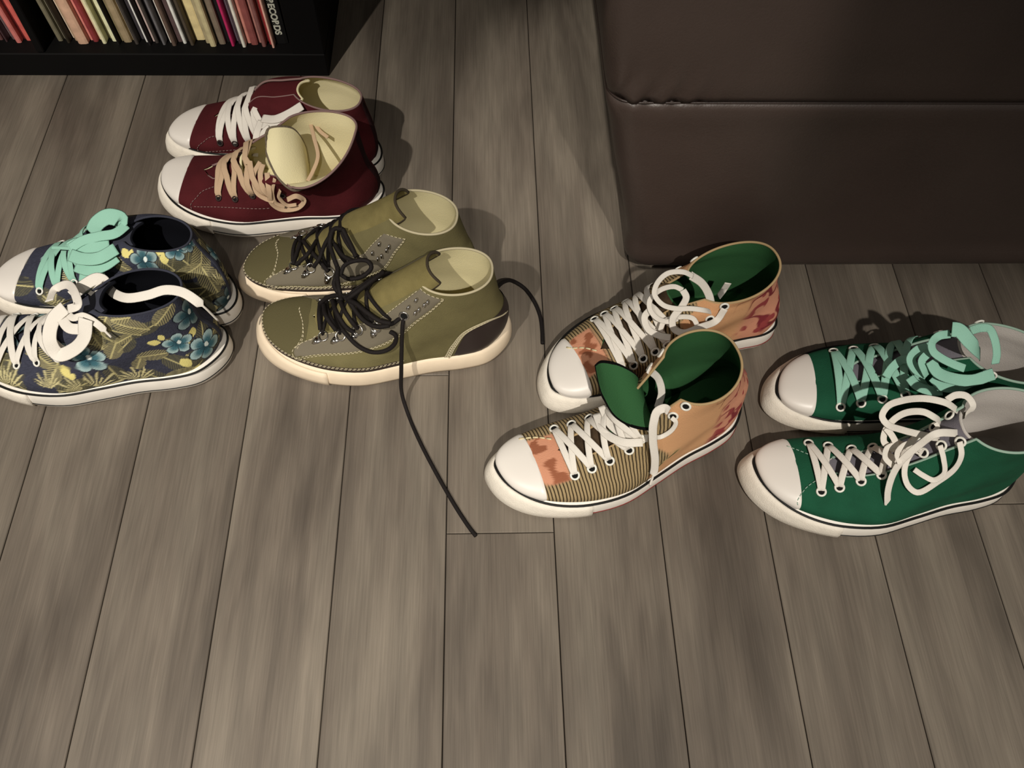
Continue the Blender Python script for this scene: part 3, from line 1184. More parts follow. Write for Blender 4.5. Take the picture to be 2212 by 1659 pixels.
gf.stitches([[gf.at_px(*Z5(510, 1360)), gf.at_px(*Z5(530, 1290)), gf.at_px(*Z5(580, 1230)), gf.at_px(*Z5(640, 1190))],
             [gf.at_px(*Z5(430, 945)), gf.at_px(*Z5(500, 970)), gf.at_px(*Z5(590, 1005))]], GSTI)
gl = lambda lst, **k: gf.ribbon(gf.pts(Z6, lst), WLACE, name=k.pop('name', 'lace_loop'), **k)
gl([(985, 935, .118), (930, 880, .150), (800, 800, .168), (600, 765, .166), (400, 785, .155), (260, 840, .145), (205, 940, .136), (260, 1020, .132), (400, 1070, .136), (600, 1120, .142), (690, 1140, .142), (790, 1140, .116)])
gl([(1010, 1130, .110), (900, 1100, .150), (720, 1110, .158), (560, 1220, .140), (400, 1360, .120), (310, 1500, .100), (262, 1659, .078), (256, 1800, .056), (252, 1930, .036)], name='lace_end', taper_end=True, w=.008)
gl([(790, 1030, .110), (715, 950, .148), (600, 895, .152), (450, 900, .146), (330, 960, .136), (235, 1080, .122), (225, 1190, .112), (330, 1262, .108)])
gl([(240, 1050, .126), (290, 1110, .122), (330, 1180, .116), (342, 1240, .110)])
gl([(830, 780, .166), (920, 732, .172), (1020, 742, .174), (1085, 830, .170), (1040, 905, .158), (950, 940, .128)])
gl([(720, 1000, .150), (742, 1040, .148), (690, 1100, .144)], w=.005)
gl([(968, 1175), (975, 1290), (900, 1420), (750, 1535), (540, 1650), (460, 1600), (425, 1480), (465, 1350), (560, 1250), (612, 1280)], w=.0065)
gl([(780, 1215), (805, 1330), (795, 1470), (700, 1530), (600, 1490), (520, 1440)], w=.006)
gl([(380, 1400, .118), (350, 1300, .122), (400, 1230, .124), (500, 1180, .126), (540, 1130, .130)], w=.006)
gl([(310, 1420, .106), (235, 1340, .110), (250, 1250, .112), (330, 1210, .114)], w=.006)

mn, mfar = eyelets(gr, [(1815.6, 879), (1860, 870.5), (1906, 861.4), (1956, 852), (2000, 838), (2050, 826), (2098, 818), (2142, 810)], EYEW)
gr.lacing(mn[:5], mfar[:5], MINT, w=.009)
ml_ = lambda lst, **k: gr.ribbon(gr.pts(Z6, [(q[0], q[1], q[2] + .010) for q in lst]), MINT, name=k.pop('name', 'lace_loop'), **k)
ml_([(860, 140, .160), (745, 165, .160), (688, 230, .152), (700, 310, .144), (780, 375, .140), (900, 435, .138), (1005, 475, .136)], w=.009)
ml_([(675, 400, .128), (740, 510, .120), (900, 575, .122), (1080, 590, .124), (1230, 545, .126), (1285, 528, .126)], w=.013)
ml_([(690, 560, .108), (790, 650, .104), (950, 655, .106), (1065, 605, .112)], w=.011)
ml_([(470, 560, .096), (540, 640, .094), (680, 690, .096), (790, 690, .098)], w=.011)
ml_([(640, 540, .110), (530, 480, .110), (485, 380, .116), (560, 295, .126), (670, 265, .132)], w=.011)
ml_([(880, 95, .170), (950, 105, .170), (1040, 200, .164), (1110, 275, .154), (1150, 340, .118)], w=.016)
ml_([(1060, 110, .160), (1160, 82, .166), (1240, 90, .168), (1290, 180, .164), (1315, 330, .152), (1300, 430, .142)], w=.009)
ml_([(660, 320, .132), (590, 400, .126), (620, 500, .118), (640, 545, .112)], w=.009)
ml_([(240, 560, .080), (300, 470, .086), (390, 395, .092), (470, 380, .098)], w=.010)

# ================================================================== printed pair
TANP = print_material('printed_tan_canvas')
INKC = mat('dark_printed_tongue', (72, 58, 44), 0.9, 0.1, weave=.5, mottled=.5, mscale=70)
GRNL = mat('bright_green_lining', (50, 92, 56), 0.9, 0.1, weave=0.5)
REDL = mat('dark_red_rubber_line', (120, 44, 40), 0.5)
pf = Shoe('high_top_shoe', 'printed tan high-top shoe with its green-lined tongue flopped forward', 'printed high-top pair',
          (-.003, .392), 19.3, True, collar=(.188, .168, .272, .165), dip=.004, ath=(.55, .5), flare=(.006, 0), sag=(.016, 0))
pr = Shoe('high_top_shoe', 'printed tan high-top shoe with looping white laces, in front of the sofa', 'printed high-top pair',
          (.065, .495), 21, False, collar=(.190, .120, .292, .143), dip=.006, ath=(.5, .5), flare=(.003, 0), sag=(.002, 0))


def vnoise(V, sc, seed=0):
    """cheap smooth value noise"""
    q = np.asarray(V) * sc + seed * 17.3
    i = np.floor(q).astype(np.int64)
    fr = q - i
    fr = fr * fr * (3 - 2 * fr)
    out = np.zeros(len(q))
    for dx in (0, 1):
        for dy in (0, 1):
            for dz in (0, 1):
                h = ((i[:, 0] + dx) * 73856093) ^ ((i[:, 1] + dy) * 19349663) ^ ((i[:, 2] + dz) * 83492791)
                h = (h ^ (h >> 13)) * 1274126177
                r_ = ((h ^ (h >> 16)) & 0xffff) / 65535.0
                w_ = (fr[:, 0] if dx else 1 - fr[:, 0]) * (fr[:, 1] if dy else 1 - fr[:, 1]) * (fr[:, 2] if dz else 1 - fr[:, 2])
                out += r_ * w_
    return out


def blend(C, mask, rgb):
    mk = np.clip(mask, 0, 1)[:, None]
    C[:, :3] = C[:, :3] * (1 - mk) + srgb(rgb)[None] * mk


def comic_paint(s):
    def f(V, a, t):
        n = len(V)
        C = np.ones((n, 4), np.float32)
        C[:, :3] = srgb((206, 158, 116))
        x, z = V[:, 0], V[:, 2]
        n1, n2, n3 = vnoise(V, 45, 1), vnoise(V, 110, 2), vnoise(V, 26, 3)
        blend(C, (n3 - .5) * .6, (188, 128, 84))
        # striped forefoot
        edge = .178 + .010 * np.sin(z * 120) + (n1 - .5) * .012
        st = sstep(-x, -edge, -edge + .002)
        blend(C, st, (160, 140, 104))
        C[:, 3] = 1 - st
        # peach figure behind the toe cap
        pm = sstep(t, .24, .29) * sstep(-x, -.086, -.080) * sstep(np.abs(V[:, 1] - s.yc(x)) * -1, -.031, -.027)
        blend(C, pm, (206, 146, 116))
        blend(C, pm * sstep(n2, .55, .6), (150, 92, 66))
        C[:, 3] = np.maximum(C[:, 3], pm)
        # green scroll at the edge of the stripes
        gx = np.abs(x - edge - .004 - .006 * np.sin(z * 210))
        gm = sstep(-gx, -.0055, -.004) * sstep(-z, -.075, -.062)
        blend(C, gm, (196, 168, 120))
        blend(C, sstep(-gx, -.0032, -.0022) * sstep(-z, -.072, -.06) * sstep(n2, .36, .42), (52, 66, 38))
        C[:, 3] = np.maximum(C[:, 3], gm)
        # rose and maroon figures at the heel
        hx = sstep(x, .243, .262)
        blend(C, hx * .75, (206, 140, 118))
        blend(C, hx * sstep(np.abs(n1 - .5) * -1, -.07, -.045), (126, 48, 54))
        blend(C, hx * sstep(n2, .60, .66), (150, 66, 66))
        blend(C, sstep(x, .225, .235) * sstep(np.abs(n1 - .47) * -1, -.02, -.012) * sstep(n3, .4, .5), (110, 50, 44))
        return C
    return f


for s_ in (pf, pr):
    s_.sole(RUBBER, BUMPW, INK, REDL)
    s_.toe_cap(CAPW)
    s_.upper(TANP, GRNL, na=360, nt=110, paint=comic_paint(s_), binding=mat('tan_edge_binding', (176, 150, 110), 0.85))
    s_.patch('heel_strip', [(PI - .09, 0), (PI - .09, .5), (PI - .09, .99)], [(PI + .09, 0), (PI + .09, .5), (PI + .09, .99)],
             mat('rose_heel_canvas', (176, 104, 92), 0.85, weave=.5, mottled=.35, mscale=70), .0012, 30, 6)
LSTI = mat('cream_thread', (214, 200, 160), 0.8)
for s_, Q in ((pf, [(245, 1150), (330, 1140), (440, 1150)]), (pr, [(520, 620), (610, 622), (720, 640)])):
    s_.stitches([[s_.at_px(*Z4(*q)) for q in Q]], LSTI, r=.0011, dash=.006, gapl=.002)
pn, pfar = eyelets(pf, [(1242, 1026.5), (1278.6, 1011.6), (1317, 995), (1359, 972), (1385, 948), (1408, 926), (1454, 898), (1481.6, 877)], EYEW)
pf.lacing(pn[:6], pfar[:6], WLACE, lift=.008)
# tongue flopped towards the toe, lining side up
pf.free_sheet([((1384, 830, .105), (1404, 905, .095)), ((1366, 806, .130), (1408, 926, .118)), ((1330, 787, .138), (1372, 922, .118)), ((1300, 782, .134), (1330, 898, .110)), ((1288, 789, .124), (1303, 856, .110))],
              GRNL, TANP, sag=.003)
pl = lambda lst, **k: pf.ribbon(pf.pts(Z4, lst), WLACE, name=k.pop('name', 'lace_loop'), **k)
pl([(1110, 985, .150), (1085, 968, .156), (1045, 985, .154), (1022, 1050, .142), (1018, 1150, .118), (1030, 1270, .084), (1022, 1345, .060), (1000, 1412, .042)], name='lace_end', w=.009, taper_end=True)
pl([(995, 1128, .118), (1060, 1118), (1120, 1080), (1148, 1030), (1128, 1008)], w=.005)
pl([(990, 742, .150), (1050, 800, .125), (1068, 880, .105), (1045, 965, .085)], w=.0085)
pl([(722, 955, .090), (775, 1065, .090), (870, 1128, .094), (990, 1140, .100)], w=.009)
pl([(690, 1000, .086), (740, 1110, .090), (850, 1165, .096), (960, 1165, .098)], w=.009)

qn, qfar = eyelets(pr, [Z4(850, 760), Z4(905, 720), Z4(960, 680), Z4(1030, 640), Z4(1100, 600), Z4(1200, 550), Z4(1345, 450), Z4(1430, 378)], EYEW)
pr.lacing(qn[:6], qfar[:6], WLACE, lift=.008)
pr.tongue(INKC, GRNL, off=-.007, off_edge=-.007, t1=.82)
pf.tongue(INKC, GRNL, off=-.007, off_edge=-.007, t1=.62)
rl = lambda lst, **k: pr.ribbon(pr.pts(Z4, lst), WLACE, name=k.pop('name', 'lace_loop'), **k)
rl([(1250, 205, .150), (1190, 180, .158), (1100, 190, .156), (1040, 250, .145), (1027, 310, .136), (1075, 370, .130), (1150, 392, .130), (1240, 392, .130), (1315, 402, .126), (1370, 420, .090)], w=.006)
rl([(1190, 285, .140), (1140, 265, .140), (1060, 285, .132), (1000, 345, .120), (1002, 400, .114), (1045, 450, .110), (1110, 467, .112), (1160, 450, .112)], w=.006)
rl([(1190, 285, .142), (1210, 325, .138), (1185, 380, .128), (1133, 450, .116), (1140, 510, .106), (1195, 532, .104), (1290, 500, .108), (1380, 445), (1428, 380)], w=.008)
rl([(1235, 200, .150), (1300, 245, .135), (1340, 310, .118), (1355, 370, .105)], w=.010)
rl([(1452, 245, .122), (1430, 280, .108), (1395, 325, .085)], w=.008)
rl([(1000, 400, .112), (970, 440, .104), (990, 510, .098), (1060, 550, .096), (1120, 560, .096)], w=.008)
rl([(1060, 520, .098), (1080, 470, .104), (1180, 440, .110), (1250, 450, .112), (1275, 500, .104), (1250, 540, .080)], w=.006)

# ================================================================== olive pair
OLIVE = mat('olive_canvas', (110, 103, 70), 0.85, 0.15, weave=0.5, mottled=.12, mscale=40)
OLIVED = mat('dark_olive_canvas', (88, 82, 56), 0.85, 0.15, weave=0.5)
SUEDE = mat('grey_olive_suede', (112, 105, 90), 0.95, 0.1, weave=.4, wscale=1400)
SUEDET = mat('olive_suede_tongue', (122, 112, 72), 0.95, 0.1, weave=.5, mottled=.2, mscale=45)
CREAML = mat('cream_canvas_lining', (222, 212, 168), 0.9, 0.1, weave=0.4)
HEELL = mat('dark_brown_smooth_leather', (44, 34, 32), 0.4, 0.45)
OSTI = mat('pale_khaki_thread', (186, 176, 146), 0.8)
of = Shoe('chukka_boot', 'olive canvas boot with a black lace trailing across the floor', 'olive boot pair',
          (-.2885, .6035), -0.9, True, collar=(.212, .150, .297, .145), dip=.002, ath=(.55, .45), width=.9)
orr = Shoe('chukka_boot', 'olive canvas boot behind, tucked against the maroon shoe', 'olive boot pair',
           (-.322, .682), -5.5, False, collar=(.205, .147, .290, .142), dip=.002, ath=(.5, .45), width=.9)


def dring(s, a, t, m_=STEEL):
    p = s.So(a, t, .001)
    n = s._sgn(np.array([a]), np.array([t]))[0]
    dn = unit(s.S(a + .05, t - .03) - s.S(a, t))
    dn = unit(dn - n * (dn @ n))
    sd = np.cross(n, dn)
    mb = MB()
    th = np.linspace(0, 2 * PI, 20, endpoint=False)
    rp = p - dn * .002 + n * .002 + (.0058 * np.cos(th)[:, None] * sd + .0058 * np.sin(th)[:, None] * unit(dn + n * .25))
    mb.tube(rp, .0009, 6, True)
    # strap plate folded over the ring and its rivet
    pl_ = [p + dn * (.0025 + q) + sd * w_ for q, w_ in ((0, -.0042), (0, .0042), (.006, .0040), (.011, .0026), (.0135, 0), (.011, -.0026), (.006, -.0040))]
    k = len(pl_)
    v = [q + n * .0012 for q in pl_] + [q - n * .0005 for q in pl_]
    f = [tuple(range(k)), tuple(range(2 * k - 1, k - 1, -1))] + [(i, k + i, k + (i + 1) % k, (i + 1) % k) for i in range(k)]
    mb.add(v, f)
    c0 = p + dn * .010 + n * .0012
    rows = []
    for el in (0, 30, 60, 90):
        e_ = math.radians(el)
        rows.append(c0 + .0026 * math.cos(e_) * (np.cos(th)[:, None] * sd + np.sin(th)[:, None] * dn) + n * .0018 * math.sin(e_))
    V = np.concatenate(rows)
    f = []
    for r_ in range(3):
        for i in range(20):
            f.append((r_ * 20 + i, r_ * 20 + (i + 1) % 20, (r_ + 1) * 20 + (i + 1) % 20, (r_ + 1) * 20 + i))
    mb.add(V, f)
    return mb.build('lace_ring', m_, s.root)


def hook(s, a, t):
    """small speed hook: a post with a bent lip"""
    p = s.So(a, t, .0)
    n = s._sgn(np.array([a]), np.array([t]))[0]
    dn = unit(s.S(a + .05, t - .03) - s.S(a, t))
    dn = unit(dn - n * (dn @ n))
    pts = np.array([p, p + n * .0025, p + n * .0042 + dn * .0012, p + n * .0040 + dn * .0038, p + n * .0026 + dn * .0050])
    return MB().tube(spline(pts, 4), .0013, 6).build('lace_hook', STEEL, s.root)


def boot_parts(s, Z, eyestay_low, eyestay_up, heel, toe_line, foxing):
    s.sole(CREAMR, CREAMR)
    s.upper(OLIVE, CREAML, binding=OSTI)
    tp = s.toe_cap(OLIVED, xcap=.072, bow=.004, off=.0007, name='toe_panel')
    lo, hi = [s.at_px(*Z(*q)) for q in eyestay_low], [s.at_px(*Z(*q)) for q in eyestay_up]
    s.patch('eyestay', lo, hi, SUEDE, .0010, 46, 10)
    s.patch('eyestay', mirror(lo), mirror(hi), SUEDE, .0010, 46, 10)
    s.stitches([[(a + .012, t - .006) for a, t in lo], [(a - .012, t + .006) for a, t in lo],
                [lo[0], hi[0]], [lo[-1], hi[-1]], [(a + .03, t - .02) for a, t in hi]], OSTI)
    if heel:
        hb = [s.at_px(*Z(*q)) for q in heel]
        s.patch('heel_counter', hb, [(2 * PI - a, t) for a, t in hb], HEELL, .0012, 36, 24)
        band = MB()
        # zigzag band along the edge of the heel leather
        C = spline(hb, 14)
        P0 = s.So(C[:, 0] - .010, np.clip(C[:, 1] + .012, 0, 1), .0016)
        P1 = s.So(C[:, 0] - .055, np.clip(C[:, 1] + .035, 0, 1), .0016)
        zz = np.array([P0[i] if i % 2 else P1[i] for i in range(len(C))])
        zz = np.concatenate([np.linspace(zz[i], zz[i + 1], 3, endpoint=False) for i in range(len(zz) - 1)])
        band.tube(zz, .0006, 5)
        for Q in (P0, P1):
            band.tube(Q, .0007, 5)
        band.build('zigzag_stitching', OSTI, s.root)
    if toe_line:
        tl = [s.at_px(*Z(*q)) for q in toe_line]
        s.stitches([tl, [(a + .022, t) for a, t in tl]], OSTI)
    if foxing:
        fx = [(q, .13) for q in np.linspace(-1.2, 1.75, 12)]
        s.patch('mudguard', fx, [(a, 0.0) for a, t in fx], mat('dark_brown_canvas_strip', (56, 46, 40), 0.8, weave=.5), .0014, 46, 5)
        s.stitches([[(a, t - .012) for a, t in fx], [(a, max(t - .035, .004)) for a, t in fx]], OSTI, r=.00045)
    s.tongue(SUEDET, SUEDET, t0=.45, ext=.016, off=.003, off_edge=-.006, spread=.30, edge=mat('dark_tongue_edge', (58, 50, 38), 0.9), lean=(.1, .2))


boot_parts(of, Z3, [(445, 1185), (600, 1160), (900, 1130), (1150, 1020), (1300, 900), (1450, 775)],
           [(560, 1050), (640, 1010), (850, 950), (1040, 885), (1170, 790), (1290, 702)],
           [(1880, 855), (1750, 930), (1600, 1010), (1540, 1090), (1480, 1195)],
           [(470, 835), (490, 950), (475, 1060), (440, 1130)],
           [(215, 930), (270, 1060), (440, 1180), (690, 1265), (900, 1270), (1100, 1255)])
boot_parts(orr, Z3, [(260, 700), (400, 690), (650, 690), (800, 660), (1010, 585), (1190, 365)],
           [(320, 600), (400, 560), (600, 520), (800, 480), (900, 460), (1040, 325)], None,
           [(330, 370), (320, 480), (285, 600), (255, 640)], [(100, 560), (160, 640), (290, 720), (500, 755), (700, 755)])
for q in ((698, 729), (736, 727), (774, 714), (812, 707)):
    a, t = of.at_px(*q)
    dring(of, a, t)
    dring(of, -a, t)
for q in ((634.5, 577), (671, 582), (712, 590)):
    a, t = orr.at_px(*q)
    dring(orr, a, t)
    dring(orr, -a, t)
for q in ((886, 659), (903, 644), (907, 663), (926, 647), (899, 670), (919, 653)):
    hook(of, *of.at_px(*q))
for q in ((823, 522), (843, 527), (807, 541), (837, 534.5), (826, 547), (818, 553)):
    hook(orr, *orr.at_px(*q))
ea = of.at_px(873, 682)
of.eyelet(ea[0], ea[1], STEEL, HOLE, .005)
ol = lambda lst, Z=Z7, s=of, off=.006, **k: s.cord(s.pts(Z, lst, off), BLKL, **k)
on_ = [of.at_px(*q) for q in ((698, 723), (736, 721), (774, 708), (812, 702), (845, 690))]
of.lacing(on_, mirror(on_), BLKL, cordr=.0023, lift=.006)
on2 = [orr.at_px(*q) for q in ((634.5, 571), (671, 576), (712, 584), (750, 570), (780, 560))]
orr.lacing(on2, mirror(on2), BLKL, cordr=.0023, lift=.006)
# loops of the front boot
ol([(640, 700), (700, 1000), (850, 1180), (1000, 1330), (1200, 1410), (1420, 1370), (1550, 1250), (1560, 1130), (1480, 1075)], r=.0026)
ol([(1470, 1000, .115), (1300, 960, .118), (1100, 830, .122), (940, 700, .122), (820, 640, .118)], r=.0028)
ol([(1450, 1030, .110), (1250, 1050, .108), (1060, 960, .108), (920, 800, .112), (830, 660, .116)], r=.0028)
ol([(800, 620, .118), (880, 560, .124), (1000, 470, .128), (1180, 330, .130), (1360, 200, .128)], r=.0028)
ol([(760, 640, .116), (900, 500, .120), (1020, 420, .124), (1200, 290, .124)], r=.0028)
ol([(700, 640, .112), (690, 560, .112), (660, 430, .116), (640, 260, .118), (650, 120, .12)], r=.0026)
ol([(360, 700, .085), (480, 600, .098), (640, 560, .108), (780, 590, .114)], r=.0026)
ol([(370, 680, .084), (355, 880, .088), (375, 1100, .078)], r=.0026)
ol([(420, 700, .086), (470, 900, .094), (620, 1110, .086)], r=.0026)
ol([(560, 640, .100), (640, 850, .106), (780, 1060, .098), (900, 1140, .092)], r=.0026)
ol([(680, 640, .108), (760, 820, .114), (880, 990, .108), (960, 1080, .100)], r=.0026)
ol([(1330, 1000, .108), (1480, 1010, .108), (1600, 930, .110), (1660, 890, .110)], r=.0024)
# the long end hanging from the eyelet and lying on the floor
ol([(873, 681, .112), (870, 700, .106), (868, 745, .082), (867, 800, .050), (868, 850, .018), (880, 890, .0026), (905, 950, .0026), (950, 1036, .0026), (990, 1104, .0026), (1014, 1140, .0026), (1028, 1158, .0026)], Z0, r=.0024, name='lace_end')
# the other end draped behind the heel
ol([(1050, 640, .060), (1072, 622, .050), (1090, 608, .034), (1110, 608, .012), (1132, 622, .0028), (1152, 648, .0026), (1166, 680, .0026), (1171, 712, .0026), (1172, 742, .0026)], Z0, r=.0026, name='lace_end')
# loops of the rear boot
orl = lambda lst, **k: orr.cord(orr.pts(Z3, lst, .008), BLKL, name='lace_loop', **k)
orl([(760, 300, .122), (700, 300, .118), (672, 390, .106), (700, 500, .100), (725, 580, .094), (700, 680, .080), (735, 745, .072)], r=.0028)
orl([(745, 610, .096), (770, 550, .102), (850, 515, .108), (930, 520, .110), (955, 560, .106), (900, 620, .098), (800, 640, .094), (745, 610, .092)], r=.0026)
orl([(760, 300, .124), (790, 360, .120), (825, 430, .116), (850, 490, .112)], r=.0028)
orl([(470, 390, .070), (420, 540, .068)], r=.0026)
orl([(490, 380, .072), (560, 470, .082), (660, 590, .076)], r=.0026)
orl([(580, 380, .078), (520, 470, .084), (440, 545, .072)], r=.0026)
orl([(690, 320, .100), (640, 400, .096), (600, 500, .090), (560, 560, .080)], r=.0026)
orl([(700, 400, .102), (760, 480, .102), (830, 520, .104)], r=.0026)

# ================================================================== maroon pair
MAROON = mat('maroon_canvas', (78, 26, 30), 0.85, 0.15, weave=0.6, mottled=.25, mscale=22)
DKSTR = mat('dark_maroon_strip', (40, 18, 20), 0.85, 0.15, weave=.5)
MSTI = mat('dusty_mauve_thread', (134, 108, 104), 0.8)
IVORY = mat('ivory_canvas_lining', (232, 222, 180), 0.9, 0.1, weave=0.4)
mf = Shoe('high_top_shoe', 'maroon high-top shoe with its cream tongue pulled open', 'maroon high-top pair',
          (-.456, .854), -6.9, True, collar=(.205, .148, .300, .145), dip=.004, ath=(.55, .5), flare=(.036, 0), sag=(.044, 0))
mr = Shoe('high_top_shoe', 'maroon high-top shoe with white laces, farthest from the camera', 'maroon high-top pair',
          (-.4616, .932), -9, False, collar=(.205, .122, .300, .116), dip=.002, ath=(.5, .5), width=.82)
for s_ in (mf, mr):
    s_.sole(RUBBER, BUMPW, INK, INK)
    s_.toe_cap(CAPW)
    s_.upper(MAROON, IVORY, binding=MSTI)
    s_.patch('heel_strip', [(PI - .10, 0), (PI - .10, .5), (PI - .10, .99)], [(PI + .10, 0), (PI + .10, .5), (PI + .10, .99)], DKSTR, .0012, 30, 6)
MEYE = mat('dark_eyelet', (48, 34, 32), 0.5)
un, ufar = eyelets(mf, [(473, 427.6), (508.5, 430), (546, 422.7), (580, 424), (610, 422)], MEYE, r=.0035)
mf.lacing(un[:4], ufar[:4], TANL, w=.0085)
vn, vfar = eyelets(mr, [(476, 309), (508, 310), (539, 308), (563, 304), (590, 296), (620, 285)], MEYE, r=.0035)
mr.lacing(vn[:5], vfar[:5], WLACE, w=.0085)
mr.tongue(MAROON, IVORY, ext=.006)
mf.tongue(MAROON, IVORY, t1=.66)
for s_, A in ((mf, [(310, 1150), (345, 1060), (420, 990), (520, 955)]), (mr, [(370, 650), (410, 560), (470, 520), (540, 505)])):
    s_.stitches([[s_.at_px(*Z1(*q)) for q in A]], MSTI)
mf.stitches([[mf.at_px(*Z1(*q)) for q in ((330, 1130), (550, 1135), (800, 1145), (1000, 1140))]], MSTI, r=.0005)
mr.stitches([[mr.at_px(*Z1(*q)) for q in ((400, 640), (560, 635), (700, 625), (830, 620))]], MSTI, r=.0005)
mf.free_sheet([((664, 352, .084), (664, 400, .080)), ((655, 310, .115), (662, 404, .094)), ((632, 279, .140), (634, 411, .100)), ((604, 274, .150), (604, 388, .112)), ((580, 279, .150), (585, 355, .122)), ((574, 292, .146), (576, 330, .128))],
              IVORY, MAROON, sag=.004, edge=mat('grey_stitched_tongue_edge', (112, 100, 84), 0.9, mottled=.4, mscale=400))
tl_ = lambda lst, **k: mf.ribbon(mf.pts(Z1, lst), TANL, name='lace_loop', **k)
tl_([(925, 730), (870, 860), (890, 990), (970, 1050), (1035, 1065)], w=.006)
tl_([(985, 850), (995, 960), (1015, 1080), (1100, 1135), (1240, 1122), (1295, 1055), (1230, 1015), (1150, 1050)], w=.007)
tl_([(1055, 900), (1025, 1000), (1050, 1080), (1130, 1112)], w=.005)
tl_([(1090, 960), (1080, 1030), (1150, 1098), (1230, 1092)], w=.005)
tl_([(950, 750), (925, 860), (950, 960), (1000, 1015)], w=.007)
tl_([(1352, 382, .122), (1385, 520, .120), (1420, 690, .112), (1375, 820, .104), (1330, 905, .100)], w=.005)
tl_([(1392, 400, .120), (1440, 465, .116), (1510, 520, .112)], w=.005)
wl_ = lambda lst, **k: mr.ribbon(mr.pts(Z1, lst), WLACE, name='lace_loop', **k)
wl_([(925, 350, .090), (1050, 355, .104), (1180, 300, .116), (1280, 238, .122)], w=.012)
wl_([(930, 400, .088), (1060, 400, .100), (1180, 340, .110), (1285, 290, .114)], w=.014)
wl_([(920, 370, .088), (880, 480, .084), (868, 600, .072), (862, 690, .064)], w=.009)
wl_([(860, 470, .078), (920, 520, .078), (960, 560, .074)], w=.009)
wl_([(990, 430, .096), (940, 480, .090), (930, 560, .080)], w=.009)

# ================================================================== floral pair
NAVY = print_material('navy_floral_canvas')
NAVYL = mat('near_black_lining', (18, 19, 24), 0.95, 0.05, weave=.3)
NAVYB = mat('navy_edge_binding', (52, 54, 66), 0.9, weave=.4)
nf = Shoe('floral_shoe', 'navy floral print shoe with loose white laces, at the left edge', 'navy floral pair',
          (-.634, .579), -1.3, True, collar=(.205, .138, .303, .145), dip=-.004, ath=(.5, .5), width=.85)
nr = Shoe('floral_shoe', 'navy floral print shoe with a mint lace bow, behind its white-laced twin', 'navy floral pair',
          (-.631, .661), -5, False, collar=(.205, .122, .290, .128), dip=-.004, ath=(.5, .5), width=.72)


